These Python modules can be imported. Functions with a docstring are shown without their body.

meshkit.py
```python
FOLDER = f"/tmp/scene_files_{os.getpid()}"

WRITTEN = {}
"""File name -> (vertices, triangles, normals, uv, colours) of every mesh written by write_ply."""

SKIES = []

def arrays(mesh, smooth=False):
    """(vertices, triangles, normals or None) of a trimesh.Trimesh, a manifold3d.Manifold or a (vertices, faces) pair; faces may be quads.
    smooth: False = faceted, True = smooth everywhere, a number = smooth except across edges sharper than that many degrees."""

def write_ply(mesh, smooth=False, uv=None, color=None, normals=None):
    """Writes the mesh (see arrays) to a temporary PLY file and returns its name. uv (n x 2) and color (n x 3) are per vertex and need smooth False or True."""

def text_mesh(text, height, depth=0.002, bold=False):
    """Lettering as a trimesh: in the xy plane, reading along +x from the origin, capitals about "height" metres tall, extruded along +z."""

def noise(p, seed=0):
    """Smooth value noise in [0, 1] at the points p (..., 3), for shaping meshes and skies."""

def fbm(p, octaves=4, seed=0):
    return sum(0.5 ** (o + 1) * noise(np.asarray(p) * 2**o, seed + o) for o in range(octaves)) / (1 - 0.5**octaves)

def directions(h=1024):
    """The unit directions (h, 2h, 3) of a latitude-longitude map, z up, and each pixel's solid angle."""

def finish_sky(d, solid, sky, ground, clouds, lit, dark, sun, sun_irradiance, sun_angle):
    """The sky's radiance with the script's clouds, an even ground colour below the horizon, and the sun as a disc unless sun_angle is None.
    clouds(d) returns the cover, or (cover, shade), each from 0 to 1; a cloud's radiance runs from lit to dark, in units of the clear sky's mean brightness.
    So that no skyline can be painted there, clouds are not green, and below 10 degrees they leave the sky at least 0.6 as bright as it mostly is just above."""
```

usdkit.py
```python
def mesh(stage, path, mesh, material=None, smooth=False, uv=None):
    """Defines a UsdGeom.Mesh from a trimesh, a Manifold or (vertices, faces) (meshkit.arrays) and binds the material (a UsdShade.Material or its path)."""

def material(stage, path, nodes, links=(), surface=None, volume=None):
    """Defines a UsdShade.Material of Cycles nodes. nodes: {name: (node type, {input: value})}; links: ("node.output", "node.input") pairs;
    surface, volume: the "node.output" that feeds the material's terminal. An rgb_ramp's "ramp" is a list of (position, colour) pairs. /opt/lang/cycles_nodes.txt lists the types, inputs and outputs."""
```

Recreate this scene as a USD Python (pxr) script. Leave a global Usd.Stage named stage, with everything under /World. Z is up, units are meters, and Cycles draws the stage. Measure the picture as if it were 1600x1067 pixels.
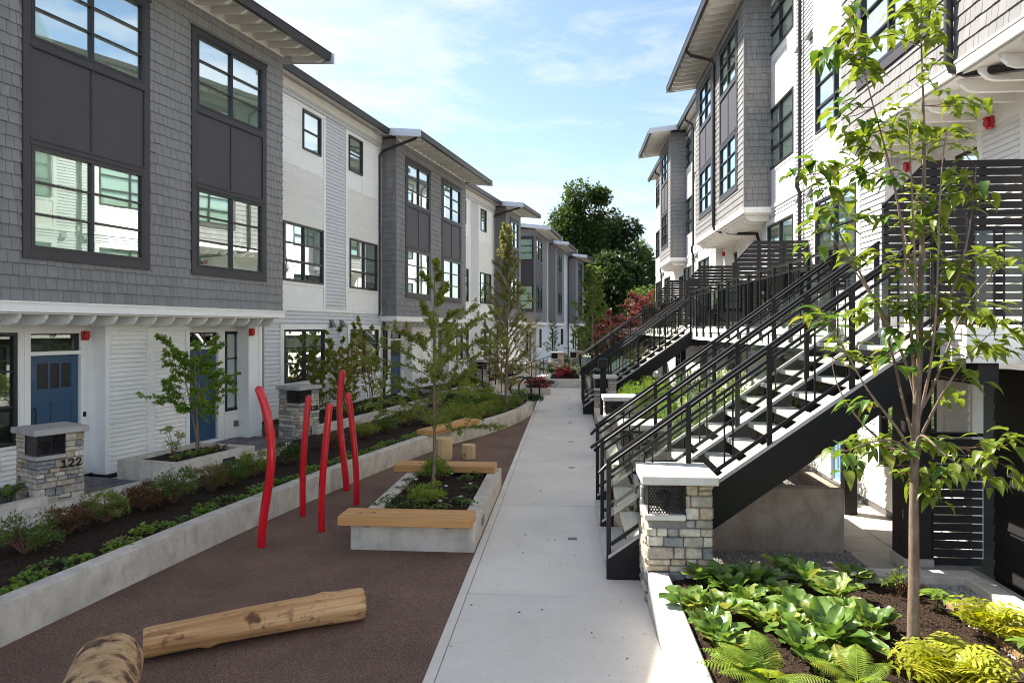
import math, random
import numpy as np
import usdkit, meshkit
from pxr import Usd, UsdGeom, UsdLux, UsdShade, Sdf, Gf

stage = Usd.Stage.CreateInMemory()
UsdGeom.SetStageUpAxis(stage, UsdGeom.Tokens.z)
UsdGeom.SetStageMetersPerUnit(stage, 1.0)
WORLD = UsdGeom.Xform.Define(stage, '/World')
stage.SetDefaultPrim(WORLD.GetPrim())
UsdGeom.Scope.Define(stage, '/World/Looks')

# ---------------------------------------------------------------- camera, sky, sun, exposure
FPX, HY, CAMZ = 1080.0, 513.0, 2.75            # focal length in photo pixels, horizon row, eye height
YAW = math.atan(86 / FPX)
EXPOSURE = 2.05
SKY, SUN = 0.060, 0.85
SUNDIR = np.array([-0.845, 0.45, 1.0]); SUNDIR /= np.linalg.norm(SUNDIR)
cam = UsdGeom.Camera.Define(stage, '/World/camera')
ap = 36.0
cam.CreateHorizontalApertureAttr(ap)
cam.CreateVerticalApertureAttr(ap * 682 / 1024)
cam.CreateFocalLengthAttr(ap * FPX / 1600)
cam.CreateVerticalApertureOffsetAttr(-ap * (533.5 - HY) / 1600)
cam.CreateClippingRangeAttr(Gf.Vec2f(0.05, 2000))
cam.CreateExposureAttr(EXPOSURE)
cam.AddTranslateOp().Set((0, 0, CAMZ))
cam.AddRotateXYZOp().Set((90, 0, math.degrees(YAW)))

sun = UsdLux.DistantLight.Define(stage, '/World/sun')
sun.CreateIntensityAttr(SUN); sun.CreateAngleAttr(0.53); sun.CreateColorAttr((1.0, 0.945, 0.85))
sun.CreateNormalizeAttr(True)
q = Gf.Rotation(Gf.Vec3d(0, 0, 1), Gf.Vec3d(*[float(x) for x in SUNDIR])).GetQuat()
sun.AddOrientOp(UsdGeom.XformOp.PrecisionDouble).Set(Gf.Quatd(q))
elev, rot = math.asin(SUNDIR[2]), math.atan2(SUNDIR[0], SUNDIR[1])
sky_m = usdkit.material(stage, '/World/Looks/sky_look', {
    'tc': ('texture_coordinate', {}),
    'sky': ('sky_texture', {'sky_type': 'single_scattering', 'sun_disc': False, 'sun_elevation': elev, 'sun_rotation': rot, 'aerosol_density': 0.9, 'ozone_density': 1.1}),
    'map': ('mapping', {'scale': (1.4, 1.4, 6.0), 'rotation': (0.18, 0.24, 0.5)}),
    'n1': ('noise_texture', {'scale': 2.1, 'detail': 9.0, 'roughness': 0.62, 'distortion': 0.7}),
    'n2': ('noise_texture', {'scale': 0.9, 'detail': 4.0, 'roughness': 0.5}),
    'r1': ('rgb_ramp', {'ramp': [(0.41, (0, 0, 0)), (0.68, (1, 1, 1))]}),
    'r2': ('rgb_ramp', {'ramp': [(0.26, (0.3, 0.3, 0.3)), (0.54, (1, 1, 1))]}),
    'mu': ('math', {'math_type': 'multiply'}),
    'mu2': ('math', {'math_type': 'multiply', 'value2': 0.85}),
    'mx': ('mix_color', {'blend_type': 'mix', 'b': (5.0, 5.0, 5.05), 'use_clamp': False}),
    'bg': ('background_shader', {'strength': SKY})},
    [('tc.generated', 'map.vector'), ('map.vector', 'n1.vector'), ('map.vector', 'n2.vector'), ('n1.fac', 'r1.fac'), ('n2.fac', 'r2.fac'),
     ('r1.color', 'mu.value1'), ('r2.color', 'mu.value2'), ('mu.value', 'mu2.value1'), ('mu2.value', 'mx.fac'), ('sky.color', 'mx.a'), ('mx.result', 'bg.color')],
    surface='bg.background')
dome = UsdLux.DomeLight.Define(stage, '/World/sky')
UsdShade.MaterialBindingAPI.Apply(dome.GetPrim()).Bind(sky_m)

# ---------------------------------------------------------------- helpers: places
CY, SY = math.cos(YAW), math.sin(YAW)
EYE = np.array([0, 0, CAMZ])
def ray(px, py):
    u = (px - 800) / FPX
    return np.array([CY * u - SY, CY + SY * u, -(py - HY) / FPX])
def G(px, py, z=0.0):
    r = ray(px, py); return EYE + r * ((z - CAMZ) / r[2])
def atY(px, py, Y):
    r = ray(px, py); return EYE + r * (Y / r[1])
def depth(p): return -p[0] * SY + p[1] * CY

class Fr:
    """A vertical wall frame: u along, v out of the wall, z up."""
    def __init__(s, P, d, n): s.P, s.d, s.n = np.array(P, float), np.array(d, float), np.array(n, float); s.flip = (d[0] * n[1] - d[1] * n[0]) < 0
    def pt(s, a):
        a = np.atleast_2d(np.asarray(a, float)); xy = s.P + a[:, :1] * s.d + a[:, 1:2] * s.n
        return np.hstack([xy, a[:, 2:3]])
    def shift(s, u, v=0.0): return Fr(s.P + u * s.d + v * s.n, s.d, s.n)
def wall_frame(P, deg):                         # a left-hand wall, deg clockwise from the path's direction
    a = math.radians(deg); return Fr(P, (math.sin(a), math.cos(a)), (math.cos(a), -math.sin(a)))
WF = Fr((0, 0), (1, 0), (0, 1))

BOXF = np.array([[0, 2, 3, 1], [4, 5, 7, 6], [0, 1, 5, 4], [2, 6, 7, 3], [0, 4, 6, 2], [1, 3, 7, 5]])
class MB:
    """Collects geometry for one mesh."""
    def __init__(s): s.v, s.f, s.n = [], [], 0
    def add(s, v, f, flip=False):
        f = np.asarray(f, int)
        if f.shape[1] == 4: f = np.vstack([f[:, [0, 1, 2]], f[:, [0, 2, 3]]])
        if flip: f = f[:, ::-1]
        v = np.asarray(v, float); s.v.append(v); s.f.append(f + s.n); s.n += len(v); return s
    def box(s, fr, u0, u1, v0, v1, z0, z1):
        c = np.array([(u, v, z) for u in (u0, u1) for v in (v0, v1) for z in (z0, z1)])
        return s.add(fr.pt(c), BOXF[:, ::-1] if fr.flip else BOXF)
    def cbox(s, fr, u0, u1, v0, v1, z0, z1, b=0.008):
        """box with bevelled edges"""
        c, b = [], min(b, (u1 - u0) / 3, (v1 - v0) / 3, (z1 - z0) / 3)
        lo, hi = np.array([u0, v0, z0]), np.array([u1, v1, z1])
        pts, idx = [], {}
        for sx in (0, 1):
            for sy in (0, 1):
                for sz in (0, 1):
                    corner = np.where([sx, sy, sz], hi, lo); inn = np.where([sx, sy, sz], -b, b)
                    for a in range(3):
                        p = corner + inn; p[a] = corner[a]; idx[(sx, sy, sz, a)] = len(pts); pts.append(p)
        F = []
        for a in range(3):
            o = [k for k in range(3) if k != a]
            for t in (0, 1):
                ring = []
                for q_ in ((0, 0), (1, 0), (1, 1), (0, 1)):
                    k = [0, 0, 0]; k[a] = t; k[o[0]], k[o[1]] = q_; ring.append(idx[(*k, a)])
                F.append(ring)
            for q_ in ((0, 0), (1, 0), (1, 1), (0, 1)):        # edges along a
                k0 = [0, 0, 0]; k1 = [0, 0, 0]; k0[o[0]], k0[o[1]] = q_; k1[o[0]], k1[o[1]] = q_; k1[a] = 1
                F.append([idx[(*k0, o[0])], idx[(*k1, o[0])], idx[(*k1, o[1])], idx[(*k0, o[1])]])
        T = [[idx[(x, y, z, 0)], idx[(x, y, z, 1)], idx[(x, y, z, 2)]] for x in (0, 1) for y in (0, 1) for z in (0, 1)]
        F = np.array(F); tri = np.vstack([F[:, [0, 1, 2]], F[:, [0, 2, 3]], np.array(T)])
        pts = np.array(pts); mid = (lo + hi) / 2
        nr = np.cross(pts[tri[:, 1]] - pts[tri[:, 0]], pts[tri[:, 2]] - pts[tri[:, 0]])
        bad = ((pts[tri].mean(1) - mid) * nr).sum(1) < 0
        tri[bad] = tri[bad][:, ::-1]
        return s.add(fr.pt(pts), tri, fr.flip)
    def prism(s, fr, poly_uz, v0, v1):
        """convex outline in the u-z plane pushed from v0 to v1"""
        n = len(poly_uz); a = [(u, v0, z) for u, z in poly_uz] + [(u, v1, z) for u, z in poly_uz]
        f = [[0, i, i + 1] for i in range(1, n - 1)] + [[n, n + i + 1, n + i] for i in range(1, n - 1)]
        for i in range(n): j = (i + 1) % n; f += [[i, n + i, n + j], [i, n + j, j]]
        return s.fix(fr.pt(a), f)
    def prismv(s, fr, poly_vz, u0, u1):
        n = len(poly_vz); a = [(u0, v, z) for v, z in poly_vz] + [(u1, v, z) for v, z in poly_vz]
        f = [[0, i, i + 1] for i in range(1, n - 1)] + [[n, n + i + 1, n + i] for i in range(1, n - 1)]
        for i in range(n): j = (i + 1) % n; f += [[i, n + i, n + j], [i, n + j, j]]
        return s.fix(fr.pt(a), f)
    def prismz(s, poly, z0, z1):
        n = len(poly); a = [(x, y, z0) for x, y in poly] + [(x, y, z1) for x, y in poly]
        f = [[0, i, i + 1] for i in range(1, n - 1)] + [[n, n + i + 1, n + i] for i in range(1, n - 1)]
        for i in range(n): j = (i + 1) % n; f += [[i, n + i, n + j], [i, n + j, j]]
        return s.fix(np.array(a, float), f)
    def fix(s, v, f):
        v, f = np.asarray(v, float), np.array(f); m = v.mean(0)
        nr = np.cross(v[f[:, 1]] - v[f[:, 0]], v[f[:, 2]] - v[f[:, 0]]); bad = ((v[f].mean(1) - m) * nr).sum(1) < 0
        f[bad] = f[bad][:, ::-1]; return s.add(v, f)
    def tube(s, pts, r, n=8, cap=True):
        pts = np.asarray(pts, float); r = np.broadcast_to(np.asarray(r, float), (len(pts),))
        t = np.gradient(pts, axis=0); t /= np.maximum(np.linalg.norm(t, axis=1, keepdims=True), 1e-9)
        ref = np.array([0, 0, 1.0]) if abs(t[0][2]) < 0.9 else np.array([1.0, 0, 0])
        a = np.linspace(0, 2 * np.pi, n, endpoint=False); V = []
        x = np.cross(t[0], ref); x /= np.linalg.norm(x)
        for p, tt, rr in zip(pts, t, r):
            x = x - tt * (x @ tt); x /= max(np.linalg.norm(x), 1e-9); y = np.cross(tt, x)
            V.append(p + rr * (np.cos(a)[:, None] * x + np.sin(a)[:, None] * y))
        F = []
        for i in range(len(pts) - 1):
            for j in range(n): k = (j + 1) % n; F.append([i * n + j, i * n + k, (i + 1) * n + k, (i + 1) * n + j])
        V = np.vstack(V); F = np.array(F); tri = np.vstack([F[:, [0, 1, 2]], F[:, [0, 2, 3]]])
        if cap:
            V = np.vstack([V, pts[0], pts[-1]]); m = len(V)
            c = [[m - 2, (j + 1) % n, j] for j in range(n)] + [[m - 1, (len(pts) - 1) * n + j, (len(pts) - 1) * n + (j + 1) % n] for j in range(n)]
            tri = np.vstack([tri, c])
        return s.add(V, tri)
    def bar(s, a, b, w, h):
        """rectangular bar from a to b, w wide (level), h high"""
        a, b = np.asarray(a, float), np.asarray(b, float); t = b - a; t /= np.linalg.norm(t)
        x = np.cross(t, [0, 0, 1.0]); x = x / np.linalg.norm(x) if np.linalg.norm(x) > 1e-6 else np.array([1.0, 0, 0]); y = np.cross(x, t)
        c = [p + i * x * w / 2 + j * y * h / 2 for p in (a, b) for i in (-1, 1) for j in (-1, 1)]
        return s.fix(c, [[0, 1, 3], [0, 3, 2], [4, 5, 7], [4, 7, 6], [0, 1, 5], [0, 5, 4], [2, 3, 7], [2, 7, 6], [0, 2, 6], [0, 6, 4], [1, 3, 7], [1, 7, 5]])
    def arrays(s): return np.vstack(s.v), np.vstack(s.f)
    def center(s): return np.vstack(s.v).mean(0)

_names = {}
def numbered(parent, name):
    k = (parent, name); i = _names.get(k, -1) + 1; _names[k] = i
    return f'{parent}/{name}' + (f'_{i:03d}' if i else '')
def tag(prim, label=None, cat=None, group=None, kind=None):
    for k, v in (('label', label), ('category', cat), ('group', group), ('kind', kind)):
        if v: prim.SetCustomDataByKey(k, v)
    return prim

class Thing:
    """An Xform directly under /World whose children are the parts. Meshes are given in world coordinates, or local ones with local=True."""
    def __init__(s, name, label, cat, loc=(0, 0, 0), rotz=0.0, group=None, local=False, kind=None):
        s.name = name; s.path = numbered('/World', name); s.loc = np.array(loc, float); s.local = local
        x = UsdGeom.Xform.Define(stage, s.path); x.AddTranslateOp().Set(tuple(float(c) for c in loc))
        if rotz: x.AddRotateZOp().Set(rotz)
        s.prim = tag(x.GetPrim(), label, cat, group, kind)
    def part(s, name, mb, mat, parent=None, smooth=False, kind=None, label=None):
        v, f = mb.arrays() if isinstance(mb, MB) else mb
        if not s.local: v = v - s.loc
        m = usdkit.mesh(stage, numbered(parent or s.path, name), (v, f), M[mat], smooth)
        tag(m.GetPrim(), label, kind=kind); return str(m.GetPath())
    def pieces(s, name, items, parent=None, limit=300, smooth=False):
        """alike pieces: the nearest ones as parts of their own, the rest as one part"""
        items = sorted(items, key=lambda it: np.linalg.norm(it[0].center() - EYE))
        for mb, mat in items[:limit]: s.part(name, mb, mat, parent, smooth)
        if len(items) > limit:
            mb = MB()
            for b, _ in items[limit:]: mb.add(*b.arrays())
            s.part(name + '_rest', mb, items[-1][1], parent, smooth, kind='stuff')
def copy(src, loc, rotz=0.0, label=None, group=None, cat=None, scale=None):
    path = numbered('/World', src.name)
    x = UsdGeom.Xform.Define(stage, path); x.AddTranslateOp().Set(tuple(float(c) for c in loc)); x.AddRotateZOp().Set(rotz)
    if scale: x.AddScaleOp().Set((scale,) * 3)
    p = x.GetPrim(); p.GetReferences().AddInternalReference(src.path); p.SetInstanceable(True)
    x.SetXformOpOrder([o for o in x.GetOrderedXformOps()])
    was = src.prim.GetCustomData(); tag(p, label or was['label'], cat or was['category'], group or was.get('group')); return p
def single(name, mb, mat, label=None, cat=None, group=None, kind=None, smooth=False):
    v, f = mb.arrays() if isinstance(mb, MB) else mb
    m = usdkit.mesh(stage, numbered('/World', name), (v, f), M[mat], smooth)
    return tag(m.GetPrim(), label, cat, group, kind)

# ---------------------------------------------------------------- materials
M = {}
def mat(name, nodes, links, surface='p.BSDF', volume=None):
    M[name] = usdkit.material(stage, f'/World/Looks/{name}', nodes, links, surface=surface, volume=volume)
def simple(name, col, rough=0.6, var=0.06, scale=6.0, bump=0.0, bscale=60.0, spec=0.4, metal=0.0, piece=0.0, stretch=(1, 1, 1), coat=0.0, dirt=0.0):
    """a paint-like or mineral surface: soft tone variation, optional fine relief, tone per piece, weather marks"""
    c = np.array(col, float)
    n = {'g': ('geometry', {}), 'm': ('mapping', {'scale': stretch}), 'n': ('noise_texture', {'scale': scale, 'detail': 5.0, 'roughness': 0.6}),
         'r': ('rgb_ramp', {'ramp': [(0.25, c * (1 - var * 2)), (0.75, np.minimum(c * (1 + var * 2), 0.95))]}),
         'p': ('principled_bsdf', {'roughness': rough, 'specular_ior_level': spec, 'metallic': metal, 'coat_weight': coat, 'coat_roughness': 0.08})}
    l = [('g.position', 'm.vector'), ('m.vector', 'n.vector'), ('n.fac', 'r.fac')]
    out = 'r.color'
    if piece:
        n |= {'oi': ('object_info', {}), 'ad': ('math', {'math_type': 'add'}), 'fr': ('math', {'math_type': 'fraction'}),
              'mr': ('map_range', {'from_min': 0, 'from_max': 1, 'to_min': 1 - piece, 'to_max': 1 + piece}), 'hv': ('hsv', {})}
        l += [('oi.random', 'ad.value1'), ('g.random_per_island', 'ad.value2'), ('ad.value', 'fr.value1'), ('fr.value', 'mr.value'), ('mr.result', 'hv.value'), (out, 'hv.color')]
        out = 'hv.color'
    if dirt:
        n |= {'dm': ('mapping', {'scale': (2.4, 2.4, 1.5)}), 'dn': ('noise_texture', {'scale': 2.2, 'detail': 8.0, 'roughness': 0.7, 'distortion': 0.4}),
              'dr': ('rgb_ramp', {'ramp': [(0.42, (1, 1, 1)), (0.72, (1 - dirt, 1 - dirt * 1.05, 1 - dirt * 1.15))]}), 'dx': ('mix_color', {'blend_type': 'multiply', 'fac': 1.0})}
        l += [('g.position', 'dm.vector'), ('dm.vector', 'dn.vector'), ('dn.fac', 'dr.fac'), (out, 'dx.a'), ('dr.color', 'dx.b')]
        out = 'dx.result'
    l.append((out, 'p.base_color'))
    if bump:
        n |= {'b': ('bump', {'strength': bump, 'distance': 0.004}), 'n2': ('noise_texture', {'scale': bscale, 'detail': 4.0, 'roughness': 0.65})}
        l += [('m.vector', 'n2.vector'), ('n2.fac', 'b.height'), ('b.normal', 'p.normal')]
    mat(name, n, l)

simple('shingle_grey', (0.205, 0.199, 0.194), 0.75, 0.05, 5, 0.5, 45, piece=0.09, stretch=(1, 1, 0.12), dirt=0.06)
simple('wall_behind_shingles', (0.05, 0.05, 0.052), 0.9)
simple('trim_dark', (0.040, 0.035, 0.039), 0.55, 0.05, 3, 0.2, 80)
simple('panel_dark', (0.050, 0.044, 0.049), 0.55, 0.05, 2, 0.25, 120, dirt=0.08)
simple('white_paint', (0.825, 0.80, 0.755), 0.5, 0.015, 3, 0.15, 90, dirt=0.04)
simple('white_board', (0.825, 0.80, 0.755), 0.55, 0.015, 3, 0.25, 60, piece=0.02, stretch=(1, 1, 8), dirt=0.03)
simple('cream_soffit', (0.74, 0.71, 0.66), 0.6, 0.02, 4)
simple('grey_board', (0.60, 0.60, 0.605), 0.6, 0.02, 4, 0.3, 50, piece=0.025, stretch=(1, 1, 6), dirt=0.05)
simple('pale_grey_paint', (0.52, 0.54, 0.57), 0.5, 0.02, 3)
simple('frame_black', (0.016, 0.015, 0.016), 0.35, 0.05, 5)
simple('metal_black', (0.010, 0.009, 0.009), 0.36, 0.08, 8, 0.1, 200, spec=0.25)
simple('gutter_dark', (0.022, 0.018, 0.018), 0.4, 0.08, 4)
simple('stained_black', (0.017, 0.014, 0.014), 0.55, 0.12, 4, 0.3, 60, piece=0.2, stretch=(0.3, 1, 6))
simple('roof_shingle', (0.05, 0.048, 0.046), 0.9, 0.15, 12)
simple('door_blue', (0.028, 0.070, 0.125), 0.38, 0.04, 3, 0.1, 80, coat=0.15)
simple('door_pale_blue', (0.17, 0.29, 0.45), 0.4, 0.04, 3)
simple('red_gloss', (0.50, 0.006, 0.014), 0.22, 0.05, 4, 0.05, 30, coat=0.5)
simple('alarm_red', (0.45, 0.012, 0.016), 0.35, 0.03, 5)
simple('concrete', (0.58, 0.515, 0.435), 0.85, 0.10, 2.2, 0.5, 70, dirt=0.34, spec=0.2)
simple('cap_concrete', (0.60, 0.57, 0.52), 0.8, 0.06, 6, 0.4, 90, dirt=0.12, spec=0.25)
simple('grey_cap', (0.40, 0.375, 0.34), 0.8, 0.08, 6, 0.4, 90, dirt=0.15, spec=0.25)
simple('tread_concrete', (0.47, 0.44, 0.40), 0.8, 0.04, 4, 0.3, 120, dirt=0.08, spec=0.25)
simple('patio_slab', (0.46, 0.42, 0.37), 0.85, 0.07, 3, 0.3, 90, piece=0.06, dirt=0.12)
simple('paver_grey', (0.15, 0.14, 0.14), 0.85, 0.12, 9, 0.5, 90, piece=0.3)
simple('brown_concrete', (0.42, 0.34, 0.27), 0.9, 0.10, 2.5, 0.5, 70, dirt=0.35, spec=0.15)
simple('mortar', (0.22, 0.205, 0.19), 0.95, 0.1, 20, 0.4, 90)
for i, c in enumerate([(0.47, 0.40, 0.31), (0.37, 0.32, 0.26), (0.28, 0.26, 0.24), (0.54, 0.48, 0.39), (0.43, 0.335, 0.235), (0.23, 0.23, 0.225)]):
    simple(f'ledge_stone_{i}', c, 0.85, 0.22, 14, 0.9, 45, spec=0.25, dirt=0.15)
simple('soil', (0.030, 0.019, 0.013), 0.95, 0.4, 30, 1.0, 60, spec=0.15)
simple('mulch', (0.050, 0.029, 0.019), 0.95, 0.3, 40, 0.5, 90, piece=0.55, spec=0.15)
simple('pebble', (0.40, 0.375, 0.34), 0.8, 0.1, 20, piece=0.6, spec=0.25)
simple('bark', (0.20, 0.145, 0.105), 0.85, 0.25, 20, 0.7, 60, stretch=(1, 1, 0.35), spec=0.2)
simple('twig', (0.15, 0.075, 0.045), 0.8, 0.2, 30, spec=0.2)
simple('dark_bark', (0.06, 0.048, 0.04), 0.9, 0.25, 8, 0.6, 40)
simple('interior', (0.10, 0.10, 0.095), 0.9, 0.1, 1)
simple('blind', (0.86, 0.88, 0.83), 0.8, 0.02, 2)
simple('white_petal', (0.75, 0.74, 0.70), 0.6)
simple('red_petal', (0.50, 0.04, 0.06), 0.6, 0.2, 20)
simple('cream_petal', (0.68, 0.66, 0.42), 0.6, 0.1, 20)
simple('vent_metal', (0.13, 0.12, 0.115), 0.5, 0.05, 5)
simple('silver_metal', (0.35, 0.34, 0.33), 0.45, 0.08, 30, metal=0.6)
simple('ground_soil', (0.10, 0.09, 0.075), 0.95, 0.2, 1)
simple('timber_post', (0.30, 0.17, 0.08), 0.7, 0.12, 6, 0.4, 50)

# broom-finished path
mat('path_concrete', {'g': ('geometry', {}), 'm': ('mapping', {'scale': (1.0, 26.0, 1.0)}), 'n': ('noise_texture', {'scale': 6.0, 'detail': 5.0, 'roughness': 0.6}),
    'n2': ('noise_texture', {'scale': 0.9, 'detail': 6.0, 'roughness': 0.65}), 'r2': ('rgb_ramp', {'ramp': [(0.3, (0.62, 0.56, 0.485)), (0.7, (0.72, 0.655, 0.57))]}),
    'n3': ('noise_texture', {'scale': 38.0, 'detail': 3.0}), 'r3': ('rgb_ramp', {'ramp': [(0.58, (1, 1, 1)), (0.80, (0.70, 0.68, 0.64))]}), 'x': ('mix_color', {'blend_type': 'multiply', 'fac': 0.8}),
    'hv': ('hsv', {}), 'oi': ('object_info', {}), 'mr': ('map_range', {'to_min': 0.97, 'to_max': 1.03}),
    'b': ('bump', {'strength': 0.35, 'distance': 0.004}), 'p': ('principled_bsdf', {'roughness': 0.8, 'specular_ior_level': 0.25})},
    [('g.position', 'm.vector'), ('m.vector', 'n.vector'), ('g.position', 'n2.vector'), ('g.position', 'n3.vector'), ('n2.fac', 'r2.fac'), ('n3.fac', 'r3.fac'), ('r2.color', 'x.a'), ('r3.color', 'x.b'),
     ('oi.random', 'mr.value'), ('mr.result', 'hv.value'), ('x.result', 'hv.color'), ('hv.color', 'p.base_color'), ('n.fac', 'b.height'), ('b.normal', 'p.normal')])
# rubber crumb
mat('rubber', {'g': ('geometry', {}), 'v': ('voronoi_texture', {'scale': 190.0}), 's': ('separate_color', {}),
    'r': ('rgb_ramp', {'ramp': [(0.0, (0.085, 0.049, 0.034)), (0.4, (0.138, 0.082, 0.057)), (0.75, (0.190, 0.117, 0.082)), (0.93, (0.27, 0.170, 0.118)), (1.0, (0.40, 0.29, 0.21))]}),
    'n': ('noise_texture', {'scale': 0.8, 'detail': 5.0, 'roughness': 0.6}), 'r2': ('rgb_ramp', {'ramp': [(0.3, (0.74, 0.74, 0.75)), (0.7, (1.20, 1.18, 1.15))]}), 'x': ('mix_color', {'blend_type': 'multiply', 'fac': 1.0, 'use_clamp': False}),
    'b': ('bump', {'strength': 0.6, 'distance': 0.004}), 'p': ('principled_bsdf', {'roughness': 0.85, 'specular_ior_level': 0.2})},
    [('g.position', 'v.vector'), ('v.color', 's.color'), ('s.r', 'r.fac'), ('g.position', 'n.vector'), ('n.fac', 'r2.fac'), ('r.color', 'x.a'), ('r2.color', 'x.b'), ('x.result', 'p.base_color'), ('v.distance', 'b.height'), ('b.normal', 'p.normal')])
# timber
def wood(name, dark, mid, light, rings, scale, knots=None, bump=0.35, rough=0.6, axis='x', stain=None):
    st = {'x': (0.25, 6, 6), 'y': (6, 0.25, 6), 'z': (6, 6, 0.3)}[axis]
    n = {'t': ('texture_coordinate', {}), 'm': ('mapping', {'scale': st}), 'n': ('noise_texture', {'scale': scale, 'detail': 7.0, 'roughness': 0.6, 'distortion': 0.8}),
         'r': ('rgb_ramp', {'ramp': [(0.3, dark), (0.5, mid), (0.7, light)]}), 'b': ('bump', {'strength': bump, 'distance': 0.006}), 'p': ('principled_bsdf', {'roughness': rough, 'specular_ior_level': 0.3})}
    l = [('t.object', 'm.vector'), ('m.vector', 'n.vector'), ('n.fac', 'r.fac'), ('n.fac', 'b.height'), ('b.normal', 'p.normal')]
    out = 'r.color'
    if stain:
        n |= {'sn': ('noise_texture', {'scale': stain[0], 'detail': 6.0, 'roughness': 0.65, 'distortion': 0.6}), 'sr': ('rgb_ramp', {'ramp': [(stain[1], (0, 0, 0)), (stain[2], (1, 1, 1))]}), 'sx': ('mix_color', {'b': stain[3]})}
        l += [('t.object', 'sn.vector'), ('sn.fac', 'sr.fac'), ('sr.color', 'sx.fac'), (out, 'sx.a')]; out = 'sx.result'
    if knots:
        n |= {'kv': ('voronoi_texture', {'scale': knots[0], 'randomness': 1.0}), 'kr': ('rgb_ramp', {'ramp': [(0.0, (1, 1, 1)), (knots[1] * 0.6, (0.85, 0.85, 0.85)), (knots[1], (0, 0, 0))]}), 'kx': ('mix_color', {'b': knots[2]})}
        n |= {'kn': ('noise_texture', {'scale': 14.0, 'detail': 3.0}), 'ka': ('vector_math', {'math_type': 'multiply_add', 'vector2': (0.16, 0.16, 0.16)})}
        l += [('t.object', 'kn.vector'), ('kn.color', 'ka.vector1'), ('t.object', 'ka.vector3'), ('ka.vector', 'kv.vector'), ('kv.distance', 'kr.fac'), ('kr.color', 'kx.fac'), (out, 'kx.a')]; out = 'kx.result'
    l.append((out, 'p.base_color')); mat(name, n, l)
wood('bench_timber', (0.40, 0.18, 0.055), (0.53, 0.27, 0.095), (0.60, 0.34, 0.14), 0, 2.2, (2.6, 0.13, (0.22, 0.09, 0.03)))
wood('log_timber', (0.32, 0.15, 0.055), (0.54, 0.295, 0.125), (0.69, 0.44, 0.23), 0, 3.2, (2.6, 0.20, (0.10, 0.04, 0.02)), bump=1.0, rough=0.75, stain=(6.5, 0.56, 0.68, (0.17, 0.075, 0.032)))
wood('stump_timber', (0.44, 0.27, 0.12), (0.58, 0.39, 0.19), (0.66, 0.48, 0.27), 0, 2.4, (3.0, 0.13, (0.26, 0.12, 0.05)), bump=0.5, axis='z')
wood('barky_timber', (0.34, 0.19, 0.085), (0.50, 0.31, 0.15), (0.62, 0.43, 0.23), 0, 3.0, None, bump=0.9, axis='y', rough=0.8, stain=(6.0, 0.46, 0.60, (0.085, 0.040, 0.022)))
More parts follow.
